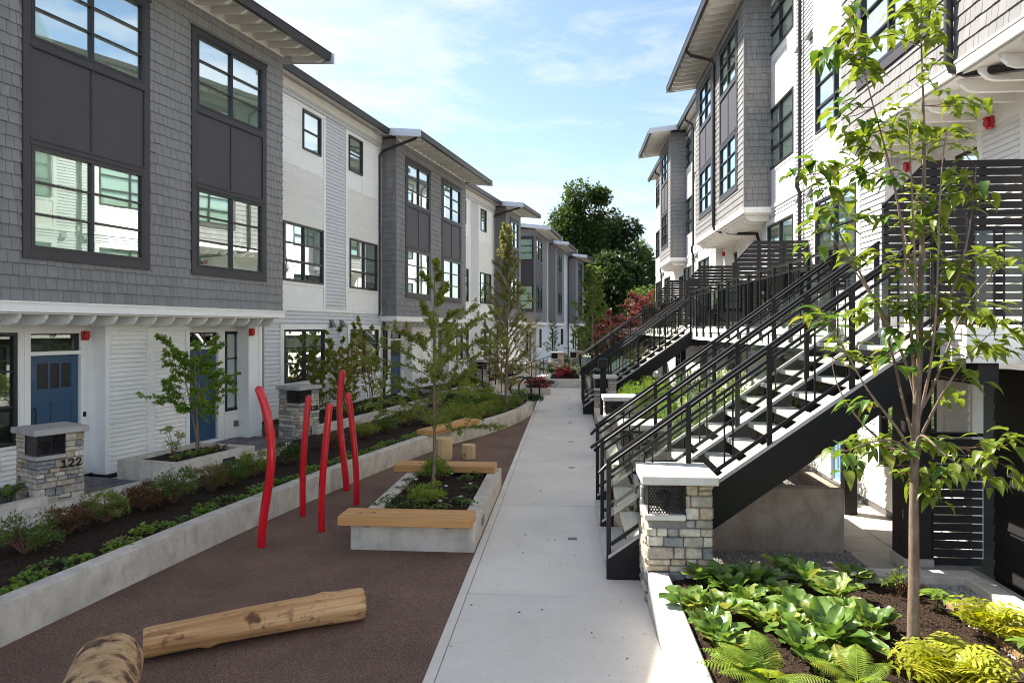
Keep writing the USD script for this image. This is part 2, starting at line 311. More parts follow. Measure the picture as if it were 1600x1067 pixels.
# glass
mat('glass', {'f': ('fresnel', {'IOR': 1.5}), 'g': ('glossy_bsdf', {'color': (0.90, 0.96, 0.94), 'roughness': 0.015}), 't': ('transparent_bsdf', {'color': (0.88, 0.95, 0.90)}), 'x': ('mix_closure', {}),
    'a': ('math', {'math_type': 'multiply_add', 'value2': 0.75, 'value3': 0.03, 'use_clamp': True}), 'ge': ('geometry', {}), 'n': ('noise_texture', {'scale': 1.3, 'detail': 1.0}), 'b': ('bump', {'strength': 0.035, 'distance': 0.02})},
    [('f.fac', 'a.value1'), ('a.value', 'x.fac'), ('t.BSDF', 'x.closure1'), ('g.BSDF', 'x.closure2'), ('ge.position', 'n.vector'), ('n.fac', 'b.height'), ('b.normal', 'g.normal')], surface='x.closure')
mat('rail_glass', {'f': ('fresnel', {'IOR': 1.45}), 'g': ('glossy_bsdf', {'roughness': 0.01}), 't': ('transparent_bsdf', {'color': (0.93, 0.96, 0.94)}), 'x': ('mix_closure', {})},
    [('f.fac', 'x.fac'), ('t.BSDF', 'x.closure1'), ('g.BSDF', 'x.closure2')], surface='x.closure')
# leaves
def leaf(name, a, b, c=None, trans=0.35, rough=0.45, spec=0.4, vein=False):
    """a..b: tone range over the leaves (each leaf its own), c: tone of the few young or old ones"""
    stops = [(0.0, a), (0.75, b)] + ([(0.93, c), (1.0, c)] if c else [(1.0, b)])
    n = {'g': ('geometry', {}), 'oi': ('object_info', {}), 'ad': ('math', {'math_type': 'add'}), 'fr': ('math', {'math_type': 'fraction'}),
         'r': ('rgb_ramp', {'ramp': stops}), 'n': ('noise_texture', {'scale': 22.0, 'detail': 3.0}), 'mr': ('map_range', {'from_min': 0.3, 'from_max': 0.7, 'to_min': 0.75, 'to_max': 1.25}), 'hv': ('hsv', {}),
         'p': ('principled_bsdf', {'roughness': rough, 'specular_ior_level': spec}), 't': ('translucent_bsdf', {}), 'h2': ('hsv', {'hue': 0.485, 'saturation': 1.1, 'value': 1.5}), 'x': ('mix_closure', {'fac': trans})}
    l = [('oi.random', 'ad.value1'), ('g.random_per_island', 'ad.value2'), ('ad.value', 'fr.value1'), ('fr.value', 'r.fac'), ('g.position', 'n.vector'), ('n.fac', 'mr.value'), ('mr.result', 'hv.value'), ('r.color', 'hv.color'),
         ('hv.color', 'p.base_color'), ('hv.color', 'h2.color'), ('h2.color', 't.color'), ('p.BSDF', 'x.closure1'), ('t.BSDF', 'x.closure2')]
    mat(name, n, l, surface='x.closure')
leaf('leaf_dogwood', (0.050, 0.112, 0.016), (0.125, 0.215, 0.030), (0.22, 0.235, 0.04), 0.42, 0.38)
leaf('leaf_bergenia', (0.085, 0.165, 0.030), (0.185, 0.285, 0.060), (0.27, 0.30, 0.07), 0.32, 0.32, 0.5)
leaf('leaf_fern', (0.15, 0.24, 0.022), (0.25, 0.34, 0.040), (0.36, 0.36, 0.05), 0.4, 0.5)
leaf('leaf_golden', (0.26, 0.30, 0.022), (0.42, 0.42, 0.040), (0.50, 0.44, 0.06), 0.4, 0.5)
leaf('leaf_tree', (0.10, 0.15, 0.025), (0.24, 0.28, 0.050), (0.42, 0.36, 0.07), 0.4, 0.45)
leaf('leaf_light_tree', (0.16, 0.175, 0.055), (0.30, 0.295, 0.095), (0.40, 0.33, 0.10), 0.4, 0.5)
leaf('leaf_dark', (0.022, 0.045, 0.011), (0.055, 0.095, 0.022), (0.10, 0.14, 0.03), 0.3, 0.45)
leaf('leaf_mid', (0.055, 0.100, 0.020), (0.135, 0.195, 0.040), (0.22, 0.25, 0.055), 0.35, 0.45)
leaf('leaf_bright', (0.11, 0.20, 0.025), (0.20, 0.31, 0.045), (0.28, 0.34, 0.06), 0.4, 0.5)
leaf('leaf_pale', (0.12, 0.18, 0.055), (0.24, 0.31, 0.11), (0.36, 0.40, 0.17), 0.35, 0.5)
leaf('leaf_red', (0.075, 0.020, 0.018), (0.15, 0.040, 0.034), (0.22, 0.10, 0.05), 0.4, 0.45)
leaf('leaf_bronze', (0.15, 0.075, 0.038), (0.19, 0.165, 0.05), (0.17, 0.21, 0.05), 0.35, 0.45)
leaf('leaf_far', (0.016, 0.036, 0.009), (0.050, 0.088, 0.020), (0.12, 0.16, 0.035), 0.35, 0.5)

# ---------------------------------------------------------------- builders: walls
def cut(rect, holes):
    out = [rect]
    for h0, h1, k0, k1 in holes:
        nxt = []
        for u0, u1, z0, z1 in out:
            if h1 <= u0 or h0 >= u1 or k1 <= z0 or k0 >= z1: nxt.append((u0, u1, z0, z1)); continue
            a, b = max(z0, k0), min(z1, k1)
            if z0 < a: nxt.append((u0, u1, z0, a))
            if b < z1: nxt.append((u0, u1, b, z1))
            if u0 < h0: nxt.append((u0, h0, a, b))
            if h1 < u1: nxt.append((h1, u1, a, b))
        out = nxt
    return out
def wall_mb(fr, rect, holes, v0, v1, mb=None):
    mb = mb or MB()
    for u0, u1, z0, z1 in cut(rect, holes): mb.box(fr, u0, u1, v0, v1, z0, z1)
    return mb
def shingles(fr, rect, holes, seed, expo=0.19):
    rng = random.Random(seed); u0, u1, z0, z1 = rect; out = []; n = round((z1 - z0) / expo); e = (z1 - z0) / n
    for i in range(n):
        u = u0 - rng.uniform(0, 0.12)
        while u < u1:
            w = rng.choice((0.10, 0.13, 0.15, 0.17, 0.20)); dzj = rng.uniform(-0.006, 0.006); lift = rng.uniform(0, 0.005)
            for a, b, c, d in cut((max(u, u0), min(u + w, u1), z0 + i * e, z0 + (i + 1) * e), holes):
                if b - a > 0.02 and d - c > 0.03:
                    cz = c + (dzj if abs(c - z0 - i * e) < 1e-6 and i else 0)
                    out.append((MB().prismv(fr, [(0.002, cz), (0.024 + lift, cz), (0.008, d), (0.002, d)], a + 0.003, b - 0.003), 'shingle_grey'))
            u += w
    return out
def boards(fr, rect, holes, expo, mt, v=0.0, lap=0.028):
    u0, u1, z0, z1 = rect; out = []; n = max(1, round((z1 - z0) / expo)); e = (z1 - z0) / n
    for i in range(n):
        for a, b, c, d in cut((u0, u1, z0 + i * e, z0 + (i + 1) * e), holes):
            if b - a > 0.01 and d - c > 0.015: out.append((MB().prismv(fr, [(v + 0.001, c + 0.004), (v + lap, c + 0.004), (v + 0.004, d), (v + 0.001, d)], a, b), mt))
    return out
def add_pieces(T, name, items, lod, limit=300, parent=None):
    if not items: return
    T.pieces(name, items, parent, limit if lod == 0 else 0)
def window(T, fr, u0, u1, z0, z1, v=0.0, cols=2, rows=3, blind=1.0, lod=0, name='window', heavy=0, fw=0.055, room=0.8):
    f = MB()
    f.box(fr, u0, u0 + fw, v - 0.07, v + 0.03, z0, z1); f.box(fr, u1 - fw, u1, v - 0.07, v + 0.03, z0, z1)
    f.box(fr, u0 + fw, u1 - fw, v - 0.07, v + 0.03, z0, z0 + fw); f.box(fr, u0 + fw, u1 - fw, v - 0.07, v + 0.03, z1 - fw, z1)
    a, b, c, d = u0 + fw, u1 - fw, z0 + fw, z1 - fw; mw, rh = 0.05, 0.032
    us = np.linspace(a, b, cols + 1); zs = np.linspace(c, d, rows + 1)
    for i in range(1, cols): f.box(fr, us[i] - mw / 2, us[i] + mw / 2, v - 0.065, v + 0.026, c, d)
    for i in range(cols):
        l = us[i] + (mw / 2 if i else 0); r = us[i + 1] - (mw / 2 if i < cols - 1 else 0)
        for j in range(1, rows):
            h = 0.06 if heavy == j else rh
            f.box(fr, l, r, v - 0.05, v + 0.018, zs[j] - h / 2, zs[j] + h / 2)
    w = T.part(name, f, 'frame_black')
    g = MB()
    for i in range(cols):
        for j in range(rows):
            p = MB().box(fr, us[i] + 0.018, us[i + 1] - 0.018, v - 0.03, v - 0.024, zs[j] + 0.012, zs[j + 1] - 0.012)
            if lod == 0: T.part('pane', p, 'glass', w)
            else: g.add(*p.arrays())
    if lod: T.part('pane', g, 'glass', w)
    if blind: T.part('blind', MB().box(fr, u0 + 0.06, u1 - 0.06, v - 0.062, v - 0.055, z1 - (z1 - z0) * blind + 0.04, z1 - 0.03), 'blind', w)
    c8 = np.array([(u, q, z) for u in (u0, u1) for q in (v - room, v - 0.07) for z in (z0, z1)])
    T.part('interior', MB().add(fr.pt(c8), BOXF[[0, 1, 2, 4, 5]]), 'interior', w)
    return w
def tube_part(T, name, pts, r, mt, n=8, parent=None): return T.part(name, MB().tube(pts, r, n), mt, parent, smooth=40)
def eaves(T, fr, L, dz, lod, reach=0.95, over=0.45, back=-8.5, z0=9.33, tails=True, ends=(True, True)):
    zr = lambda v: z0 + dz - 0.12 * v if v > -0.5 else z0 + dz + 0.06 + 0.17 * (-0.5 - v)
    a, b = -over, L + over
    T.part('roof', MB().prismv(fr, [(reach, zr(reach)), (reach, zr(reach) + 0.05), (-0.5, zr(-0.5) + 0.07), (-0.5, zr(-0.5))], a, b)
           .prismv(fr, [(-0.5, zr(-0.5)), (-0.5, zr(-0.5) + 0.07), (back, zr(back) + 0.07), (back, zr(back))], a, b), 'cream_soffit')
    T.part('roof_covering', MB().prismv(fr, [(reach + 0.02, zr(reach) + 0.052), (reach + 0.02, zr(reach) + 0.075), (-0.5, zr(-0.5) + 0.095), (-0.5, zr(-0.5) + 0.072)], a - 0.02, b + 0.02)
           .prismv(fr, [(-0.5, zr(-0.5) + 0.072), (-0.5, zr(-0.5) + 0.095), (back, zr(back) + 0.095), (back, zr(back) + 0.072)], a - 0.02, b + 0.02), 'roof_shingle')
    e = zr(reach)
    T.part('gutter', MB().prismv(fr, [(reach + 0.003, e - 0.10), (reach + 0.10, e - 0.10), (reach + 0.135, e + 0.05), (reach + 0.003, e + 0.05)], a + 0.04, b - 0.04)
           .box(fr, a + 0.04, b - 0.04, reach + 0.12, reach + 0.145, e + 0.05, e + 0.07), 'gutter_dark')
    for k, u in enumerate((a, b)):
        if not ends[k]: continue
        s = -1 if k == 0 else 1
        lo, hi = (u - 0.045, u - 0.002) if s < 0 else (u + 0.002, u + 0.045)
        T.part('rake_board', MB().prismv(fr, [(reach + 0.16, e - 0.17), (reach + 0.16, e + 0.075), (-0.5, zr(-0.5) + 0.09), (-0.5, zr(-0.5) - 0.15)], lo, hi)
               .prismv(fr, [(-0.5, zr(-0.5) - 0.15), (-0.5, zr(-0.5) + 0.09), (-3.5, zr(-3.5) + 0.09), (-3.5, zr(-3.5) - 0.15)], lo, hi), 'pale_grey_paint')
    if tails:
        n = int(round((L + 2 * over - 0.2) / 0.44)); it = []
        for i in range(n + 1):
            u = a + 0.08 + (L + 2 * over - 0.16) * i / n; r = reach - 0.03
            it.append((MB().prismv(fr, [(0.025, zr(0) - 0.14), (r - 0.16, zr(r) - 0.13), (r - 0.06, zr(r) - 0.10), (r, zr(r) - 0.03), (r, zr(r) - 0.003), (0.025, zr(0) - 0.006)], u - 0.035, u + 0.035), 'cream_soffit'))
        if lod < 2: T.pieces('rafter_tail', it)
        else: T.pieces('rafter_tail', it, limit=0)
        T.part('frieze_board', MB().box(fr, -0.02, L + 0.02, 0.004, 0.022, z0 + dz - 0.16, z0 + dz - 0.008), 'cream_soffit')
    else:
        T.part('frieze_board', MB().box(fr, 0, L, 0.004, 0.035, z0 + dz - 0.30, z0 + dz - 0.065 - 0.12 * 0.0), 'cream_soffit')

def bay(T, fr, L, dz, wins, dep, seed, lod=0, side_win=False, blind=(1.0, 1.0), zlo=3.0, zhi=9.2, back=-8.5, under=None):
    """two storeys that stand out over the ground floor: shingled, tall dark-framed window bands"""
    z0, z1 = zlo + dz, zhi + dz; holes, wall_h = [], []
    for a, b in wins:
        holes.append((a, b, 3.82 + dz, 8.76 + dz)); wall_h += [(a + 0.13, b - 0.13, 3.97 + dz, 5.55 + dz), (a + 0.13, b - 0.13, 7.18 + dz, 8.62 + dz)]
    w = wall_mb(fr, (0, L, z0, z1 + 0.08), wall_h, -0.1, 0)
    for u in (0, L):
        lo, hi = (0, 0.1) if u == 0 else (L - 0.1, L)
        sh = [] if not (side_win and u == 0) else [(-dep + 0.16, -0.16, 3.97, 5.55), (-dep + 0.16, -0.16, 7.18, 8.62)]
        if not sh: w.box(fr, lo, hi, back, -0.1, z0, z1 + 0.08)
        else:
            for c in cut((back, -0.1, z0, z1 + 0.08), sh): w.box(fr, lo, hi, c[0], c[1], c[2], c[3])
    w.box(fr, 0.1, L - 0.1, back, back + 0.1, z0, z1 + 0.08); w.box(fr, 0.1, L - 0.1, back + 0.1, -0.1, z0, z0 + 0.06)
    T.part('wall', w, 'wall_behind_shingles')
    add_pieces(T, 'shingle', shingles(fr, (0, L, z0 + 0.17, z1), holes, seed), lod)
    # the end that faces up the path (u = 0), and a plain far end
    es = Fr(fr.P, -fr.n, -fr.d)
    sw = [(0.10, dep - 0.06, 3.82, 8.76)] if side_win else []
    add_pieces(T, 'end_shingle', shingles(es, (0, dep, z0 + 0.17, z1), sw, seed + 5), lod)
    fs = Fr(fr.P + fr.d * L, -fr.n, fr.d)
    add_pieces(T, 'end_shingle', shingles(fs, (0, dep, z0 + 0.17, z1), [], seed + 6), 2)
    T.part('corner_trim', MB().box(fr, -0.03, 0.012, -0.012, 0.03, z0 + 0.17, z1), 'shingle_grey')
    if side_win:
        T.part('window_trim', wall_mb(es, (0.10, dep - 0.06, 3.82, 8.76), [(0.16, dep - 0.16, 3.97, 5.55), (0.16, dep - 0.16, 7.18, 8.62)], 0.001, 0.035), 'trim_dark')
        for k in ((3.97, 5.55), (7.18, 8.62)): window(T, es, 0.16, dep - 0.16, k[0], k[1], 0.0, 1, 3, 1.0, 1, room=0.5)
    for i, (a, b) in enumerate(wins):
        t = wall_mb(fr, (a, b, 3.82 + dz, 8.76 + dz), [(a + 0.13, b - 0.13, 3.97 + dz, 5.55 + dz), (a + 0.13, b - 0.13, 5.68 + dz, 7.05 + dz), (a + 0.13, b - 0.13, 7.18 + dz, 8.62 + dz)], 0.001, 0.045)
        for z in (5.58, 7.08, 5.66): t.box(fr, a + 0.10, b - 0.10, 0.045, 0.058, z + dz - 0.015, z + dz + 0.015)
        t.box(fr, a - 0.02, b + 0.02, 0.045, 0.065, 8.72 + dz, 8.76 + dz)
        tp = T.part('window_trim', t, 'trim_dark')
        m = (a + b) / 2
        T.part('spandrel_panel', MB().box(fr, a + 0.13, m - 0.02, 0.001, 0.018, 5.68 + dz, 7.05 + dz), 'panel_dark', tp)
        T.part('spandrel_panel', MB().box(fr, m + 0.02, b - 0.13, 0.001, 0.018, 5.68 + dz, 7.05 + dz), 'panel_dark', tp)
        T.part('batten', MB().box(fr, m - 0.02, m + 0.02, 0.001, 0.034, 5.68 + dz, 7.05 + dz), 'trim_dark', tp)
        window(T, fr, a + 0.13, b - 0.13, 3.97 + dz, 5.55 + dz, 0.02, 2, 3, blind[0], 0 if lod < 1 else 1)
        window(T, fr, a + 0.13, b - 0.13, 7.18 + dz, 8.62 + dz, 0.02, 2, 3, blind[1], 0 if lod < 1 else 1)
    band = MB().box(fr, -0.04, L + 0.04, 0.0, 0.045, z0, z0 + 0.165)
    band.box(fr, -0.045, -0.001, -dep, 0.0, z0, z0 + 0.165); band.box(fr, L + 0.001, L + 0.045, -dep, 0, z0, z0 + 0.165)
    band.box(fr, -0.055, L + 0.055, 0.045, 0.06, z0 + 0.135, z0 + 0.165)
    T.part('band_board', band, 'white_paint')
    T.part('bay_soffit', MB().box(fr, 0, L, -(under or dep) - 0.3, -0.002, z0 - 0.03, z0 - 0.004), 'cream_soffit')
    n = int(round(L / 0.43)); it = []
    for i in range(n):
        u = 0.22 + (L - 0.44) * i / (n - 1)
        it.append((MB().prismv(fr, [(-(under or dep) + 0.02, z0 - 0.20), (-0.26, z0 - 0.20), (-0.16, z0 - 0.17), (-0.08, z0 - 0.09), (-0.06, z0 - 0.032), (-(under or dep) + 0.02, z0 - 0.032)], u - 0.03, u + 0.03), 'white_paint'))
    T.pieces('joist_end', it, limit=300 if lod < 2 else 0)
    eaves(T, fr, L, dz, lod)

def door(T, fr, u0, u1, z0, v, mt='door_blue', z1=None, ztr=None, handle=True):
    h = (z1 or z0 + 2.05) - z0; z1 = z0 + h
    d = MB().box(fr, u0, u1, v - 0.05, v, z0, z1)
    w = u1 - u0; st = 0.12 * w / 0.86
    lz0, lz1 = z0 + h * 0.715, z0 + h * 0.93
    rails = [(u0, u1, z0, z0 + 0.2), (u0, u1, z0 + h * 0.60, lz0), (u0, u1, lz1, z1)]
    for r in rails: d.box(fr, r[0], r[1], v, v + 0.014, r[2], r[3])
    for a, b in ((u0, u0 + st), (u1 - st, u1)):
        d.box(fr, a, b, v, v + 0.014, z0 + 0.2, z0 + h * 0.60); d.box(fr, a, b, v, v + 0.014, lz0, lz1)
    m = (u0 + u1) / 2
    d.box(fr, m - st / 2, m + st / 2, v, v + 0.014, z0 + 0.2, z0 + h * 0.60)
    for t in (1 / 3, 2 / 3):
        c = u0 + st + (w - 2 * st) * t; d.box(fr, c - 0.018, c + 0.018, v, v + 0.018, lz0, lz1)
    p = T.part('door', d, mt)
    for t in range(3):
        a = u0 + st + (w - 2 * st) * t / 3 + 0.02; b = u0 + st + (w - 2 * st) * (t + 1) / 3 - 0.02
        T.part('door_light', MB().box(fr, a, b, v + 0.001, v + 0.006, lz0 + 0.004, lz1 - 0.004), 'frame_black', p)
    if handle:
        T.part('handle', MB().tube(fr.pt([(u0 + 0.07, v + 0.02, z0 + 0.85), (u0 + 0.07, v + 0.06, z0 + 0.88), (u0 + 0.07, v + 0.06, z0 + 1.10), (u0 + 0.07, v + 0.02, z0 + 1.13)]), 0.012, 6), 'metal_black', p)
    return p
def alarm(T, fr, u, v, z):
    b = MB().cbox(fr, u - 0.075, u + 0.075, v, v + 0.05, z - 0.085, z + 0.085, 0.012)
    b.tube(fr.pt([(u - 0.01, v + 0.05, z - 0.005), (u - 0.01, v + 0.075, z - 0.005), (u - 0.01, v + 0.09, z - 0.005)]), [0.045, 0.055, 0.062], 12)
    b.cbox(fr, u - 0.03, u + 0.05, v + 0.05, v + 0.10, z + 0.045, z + 0.08, 0.008)
    T.part('alarm_horn', b, 'alarm_red')
def ground_floor(T, fr, L, zb, zt, lod, dmat='door_blue', seed=1):
    k = L / 6.87; U = lambda a: L + a * k; Z = lambda z: zb + (z - 0.25) * (zt - zb) / 2.75
    vd, vc = -0.93, -0.60
    doors = [(-5.42, -4.50), (-2.00, -1.08)]; wn = [(-6.42, -5.64), (-0.84, -0.20)]
    holes = [(U(a), U(b), Z(0.25), Z(2.66)) for a, b in doors] + [(U(a), U(b), Z(0.84), Z(2.68)) for a, b in wn]
    T.part('ground_floor_wall', wall_mb(fr, (0, L, Z(0.12), zt), holes, vd - 0.12, vd), 'white_paint')
    T.part('base_flashing', wall_mb(fr, (0, L, Z(0.02), Z(0.12)), [(U(a), U(b), 0, 9) for a, b in doors], vd - 0.10, vd + 0.03).box(fr, U(-4.27) - 0.02, U(-2.25) + 0.02, vd + 0.03, vc + 0.03, Z(0.02), Z(0.10)).box(fr, U(-0.45) - 0.02, L + 0.02, vd + 0.03, vc + 0.03, Z(0.02), Z(0.10)), 'frame_black')
    for a, b in doors:
        a, b = U(a), U(b)
        p = door(T, fr, a + 0.02, b - 0.02, Z(0.27), vd - 0.05, dmat, Z(2.29))
        T.part('door_rail', MB().box(fr, a, b, vd - 0.12, vd + 0.02, Z(2.29), Z(2.355)), 'white_paint'); T.part('threshold', MB().box(fr, a, b, vd - 0.12, vd + 0.06, Z(0.20), Z(0.268)), 'white_paint')
        tw = T.part('transom', wall_mb(fr, (a, b, Z(2.355), Z(2.66)), [(a + 0.03, b - 0.03, Z(2.38), Z(2.635))], vd - 0.10, vd - 0.03), 'frame_black')
        T.part('pane', MB().box(fr, a + 0.03, b - 0.03, vd - 0.075, vd - 0.07, Z(2.38), Z(2.635)), 'glass', tw)
        T.part('interior', MB().box(fr, a, b, vd - 0.35, vd - 0.30, Z(2.30), Z(2.70)), 'interior', tw)
        T.part('door_casing', MB().box(fr, a - 0.10, a - 0.002, vd, vd + 0.02, Z(0.20), Z(2.66)).box(fr, b + 0.002, b + 0.10, vd, vd + 0.02, Z(0.20), Z(2.66)).box(fr, a - 0.10, b + 0.10, vd, vd + 0.024, Z(2.662), Z(2.78)), 'white_paint')
    for a, b in wn:
        a, b = U(a), U(b)
        window(T, fr, a, b, Z(0.84), Z(2.68), vd - 0.01, 1, 3, 0.0, lod, room=0.9)
        T.part('sill', MB().box(fr, a - 0.05, b + 0.05, vd + 0.001, vd + 0.04, Z(0.79), Z(0.838)), 'white_paint')
        add_pieces(T, 'siding_board', boards(fr, (a - 0.03, b + 0.03, Z(0.14), Z(0.78)), [], 0.085, 'white_board', vd), lod, 60)
    # the middle bay of panels and the corner pier stand proud
    ps = MB().box(fr, U(-4.27), U(-2.25), vd + 0.001, vc - 0.045, Z(0.10), zt - 0.03)
    for a, b in ((-4.27, -4.17), (-3.34, -3.16), (-2.35, -2.25)): ps.box(fr, U(a), U(b), vc - 0.045, vc, Z(0.10), zt - 0.03)
    for a, b in ((-4.17, -3.34), (-3.16, -2.35)): ps.box(fr, U(a), U(b), vc - 0.045, vc - 0.002, Z(2.70), zt - 0.03); ps.box(fr, U(a), U(b), vc - 0.045, vc - 0.002, Z(0.10), Z(0.24))
    T.part('pilaster', ps, 'white_paint')
    bs = []
    for a, b in ((-4.17, -3.34), (-3.16, -2.35)): bs += boards(fr, (U(a), U(b), Z(0.24), Z(2.70)), [], 0.085, 'white_board', vc - 0.040)
    add_pieces(T, 'siding_board', bs, lod, 80)
    T.part('corner_pier', MB().box(fr, U(-0.45), L, vd + 0.001, vc, Z(0.10), zt - 0.03).box(fr, U(-0.45) - 0.012, U(-0.36), vc, vc + 0.018, Z(0.10), zt - 0.03).box(fr, U(-0.09), L + 0.012, vc, vc + 0.018, Z(0.10), zt - 0.03), 'white_paint')
    alarm(T, fr, U(-4.43), vd + 0.01, Z(2.62)); alarm(T, fr, U(-0.40), vc + 0.02, Z(2.66))
    T.part('doorbell', MB().cbox(fr, U(-4.46), U(-4.40), vd, vd + 0.03, Z(1.16), Z(1.25), 0.006), 'metal_black')
    for a in (-6.0, -0.52):
        o = MB().cbox(fr, U(a) - 0.06, U(a) + 0.06, vd + 0.02, vd + 0.05, Z(0.46), Z(0.60), 0.008); o.cbox(fr, U(a) - 0.04, U(a) + 0.03, vd + 0.05, vd + 0.09, Z(0.47), Z(0.57), 0.008)
        T.part('outlet_cover', o, 'vent_metal')
    # rest of the ground storey's box, so that it is closed
    T.part('end_wall', MB().box(fr, 0, 0.12, -8.5, vd - 0.12, Z(0.02), zt).box(fr, L - 0.12, L, -8.5, vd - 0.12, Z(0.02), zt).box(fr, 0.12, L - 0.12, -8.5, -8.38, Z(0.02), zt), 'white_paint')

def hood(T, fr, u, z):
    T.part('vent_hood', MB().prismv(fr, [(0.021, z), (0.045, z), (0.14, z - 0.17), (0.14, z - 0.19), (0.021, z - 0.19)], u - 0.09, u + 0.09).box(fr, u - 0.11, u + 0.11, 0.005, 0.021, z - 0.21, z + 0.02), 'vent_metal')
def downspout(T, fr, u, v0, ztop, zbot, vo=None, du=0.0, zs=0.5):
    pts = [(u, v0, zbot), (u, v0, ztop - zs)]
    if vo is not None: pts += [(u + du * 0.15, v0 + 0.03, ztop - zs + 0.07), (u + du * 0.9, vo - 0.05, ztop - 0.12), (u + du, vo, ztop - 0.05), (u + du, vo, ztop + 0.06)]
    tube_part(T, 'downspout', fr.pt(pts), 0.048, 'gutter_dark')

def recess(T, fr, ua, ub, dz, cols, seed, lod=0, zb=0.35, wide=False, band=3.22, ground=True, wz=None, blind=(0.45, 0.85, 1.0)):
    """the set-back part between two bays: two white panels with windows, lap siding between"""
    wz = wz or dict(sm=(7.63, 8.73), lo=(4.0, 5.55), gr=(1.32, 2.72)); D = lambda p: (p[0] + dz, p[1] + dz)
    sm, lo, gr = D(wz['sm']), D(wz['lo']), D(wz['gr']); zt = 9.3 + dz; bz = band + dz; holes = []
    H = [(c['lo'][0], c['lo'][1], *lo) for c in cols] + [(c['sm'][0], c['sm'][1], *sm) for c in cols]
    if ground: H += [(c['gr'][0], c['gr'][1], *gr) for c in cols]
    w = wall_mb(fr, (ua, ub, zb, zt), H, -0.1, 0)
    for a, b in ((ua, ua + 0.1), (ub - 0.1, ub)): w.box(fr, a, b, -8, -0.1, zb, zt)
    w.box(fr, ua + 0.1, ub - 0.1, -8, -7.9, zb, zt)
    T.part('wall', w, 'grey_board')
    sid_holes = [(c['p'][0], c['p'][1], bz + 0.1, 8.86 + dz) for c in cols] + ([(c['gr'][0] - 0.17, c['gr'][1] + 0.17, gr[0] - 0.16, gr[1] + 0.15) for c in cols] if ground else [])
    items = boards(fr, (ua, ub, bz + 0.10, zt - 0.20), sid_holes, 0.105, 'grey_board')
    if ground: items += boards(fr, (ua, ub, zb + 0.02, bz), sid_holes, 0.105, 'grey_board')
    add_pieces(T, 'siding_board', items, lod)
    T.part('band_board', MB().box(fr, ua, ub, 0.001, 0.04, bz, bz + 0.095), 'white_paint')
    wb = []
    for i, c in enumerate(cols):
        p0, p1 = c['p']; mid = 7.10 + dz if not wide else sm[0] - 0.15
        hol = [(c['lo'][0], c['lo'][1], *lo), (c['sm'][0], c['sm'][1], *sm)]
        t = wall_mb(fr, (p0, p1, bz + 0.1, 8.86 + dz), hol, 0.001, 0.014)
        t.box(fr, p0, p0 + 0.10, 0.014, 0.036, bz + 0.1, 8.86 + dz); t.box(fr, p1 - 0.10, p1, 0.014, 0.036, bz + 0.1, 8.86 + dz)
        for z in (lo[0] - 0.09, 8.78 + dz): t.box(fr, p0 + 0.10, p1 - 0.10, 0.014, 0.032, z, z + 0.07)
        if not wide: t.box(fr, p0 + 0.10, p1 - 0.10, 0.014, 0.032, mid - 0.03, mid + 0.04)
        pp = T.part('wall_panel', t, 'white_paint')
        if not wide:
            s0, s1 = c['sm']; other = (p0 + 0.10, s0 - 0.03) if s0 - p0 > p1 - s1 else (s1 + 0.03, p1 - 0.10)
            tot = MB()
            for a, b in ((mid + 0.045, mid + 0.62), (mid + 0.635, mid + 1.20), (mid + 1.215, 8.77 + dz)): T.part('flat_panel', MB().box(fr, other[0], other[1], 0.0145, 0.023, a, b), 'white_paint', pp)
        it = boards(fr, (p0 + 0.10, p1 - 0.10, lo[1] + 0.02, mid - 0.035), [], 0.056, 'white_board', 0.013, 0.022)
        T.pieces('clapboard', it, pp, limit=0 if lod else 60)
        window(T, fr, c['lo'][0], c['lo'][1], *lo, 0.02, 2, 3, blind[1], lod, heavy=1)
        window(T, fr, c['sm'][0], c['sm'][1], *sm, 0.02, 2 if wide else 1, 3 if wide else 2, blind[2], lod)
        if ground:
            g0, g1 = c['gr']
            T.part('window_casing', wall_mb(fr, (g0 - 0.16, g1 + 0.16, gr[0] - 0.15, gr[1] + 0.14), [(g0, g1, *gr)], 0.001, 0.038), 'white_paint')
            window(T, fr, g0, g1, *gr, 0.02, 2, 3, blind[0], lod, room=1.0)
    e = fr.shift(ua)
    eaves(T, e, ub - ua, dz, lod, reach=0.42, over=0.0, back=-8, z0=9.36, tails=False, ends=(False, False))

# ---------------------------------------------------------------- ground, path, rubber
single('ground', MB().add([(-400, -60, -0.25), (400, -60, -0.25), (400, 700, -0.25), (-400, 700, -0.25)], [[0, 1, 2, 3]]), 'ground_soil', kind='structure')
PX0, PX1 = -1.12, 0.80
T = Thing('path', 'pale concrete footpath of broom-finished slabs', 'path', kind='structure')
ys = [-2.0, -0.1, 3.5, 7.1, 10.7, 14.3, 17.9, 21.5, 25.1, 28.7, 31.95]
for a, b in zip(ys[:-1], ys[1:]):
    T.part('slab', MB().cbox(WF, PX0 + 0.095, PX1, a + 0.009, b - 0.009, -0.15, 0.012, 0.006), 'path_concrete')
    T.part('edge_strip', MB().cbox(WF, PX0, PX0 + 0.088, a + 0.006, b - 0.006, -0.15, 0.012, 0.006), 'path_concrete')
T.part('joint_bed', MB().box(WF, PX0 + 0.01, PX1 - 0.01, -2, 31.9, -0.2, -0.002), 'mortar')
def drain(i, y):
    label = 'small square metal grate set into the middle of the concrete path'
    D = Thing('path_grate', label, 'drain grate', (0.07, y, 0.0125), local=True, group='small grates along the path')
    D.part('frame', wall_flat(-0.062, 0.062, -0.05, 0.05, 0.008), 'silver_metal')
    for k in range(5): D.part('bar', MB().box(WF, -0.046 + k * 0.021, -0.036 + k * 0.021, -0.042, 0.042, -0.002, 0.004), 'vent_metal')
    D.part('well', MB().box(WF, -0.054, 0.054, -0.042, 0.042, -0.003, 0.0005), 'frame_black')
    return D
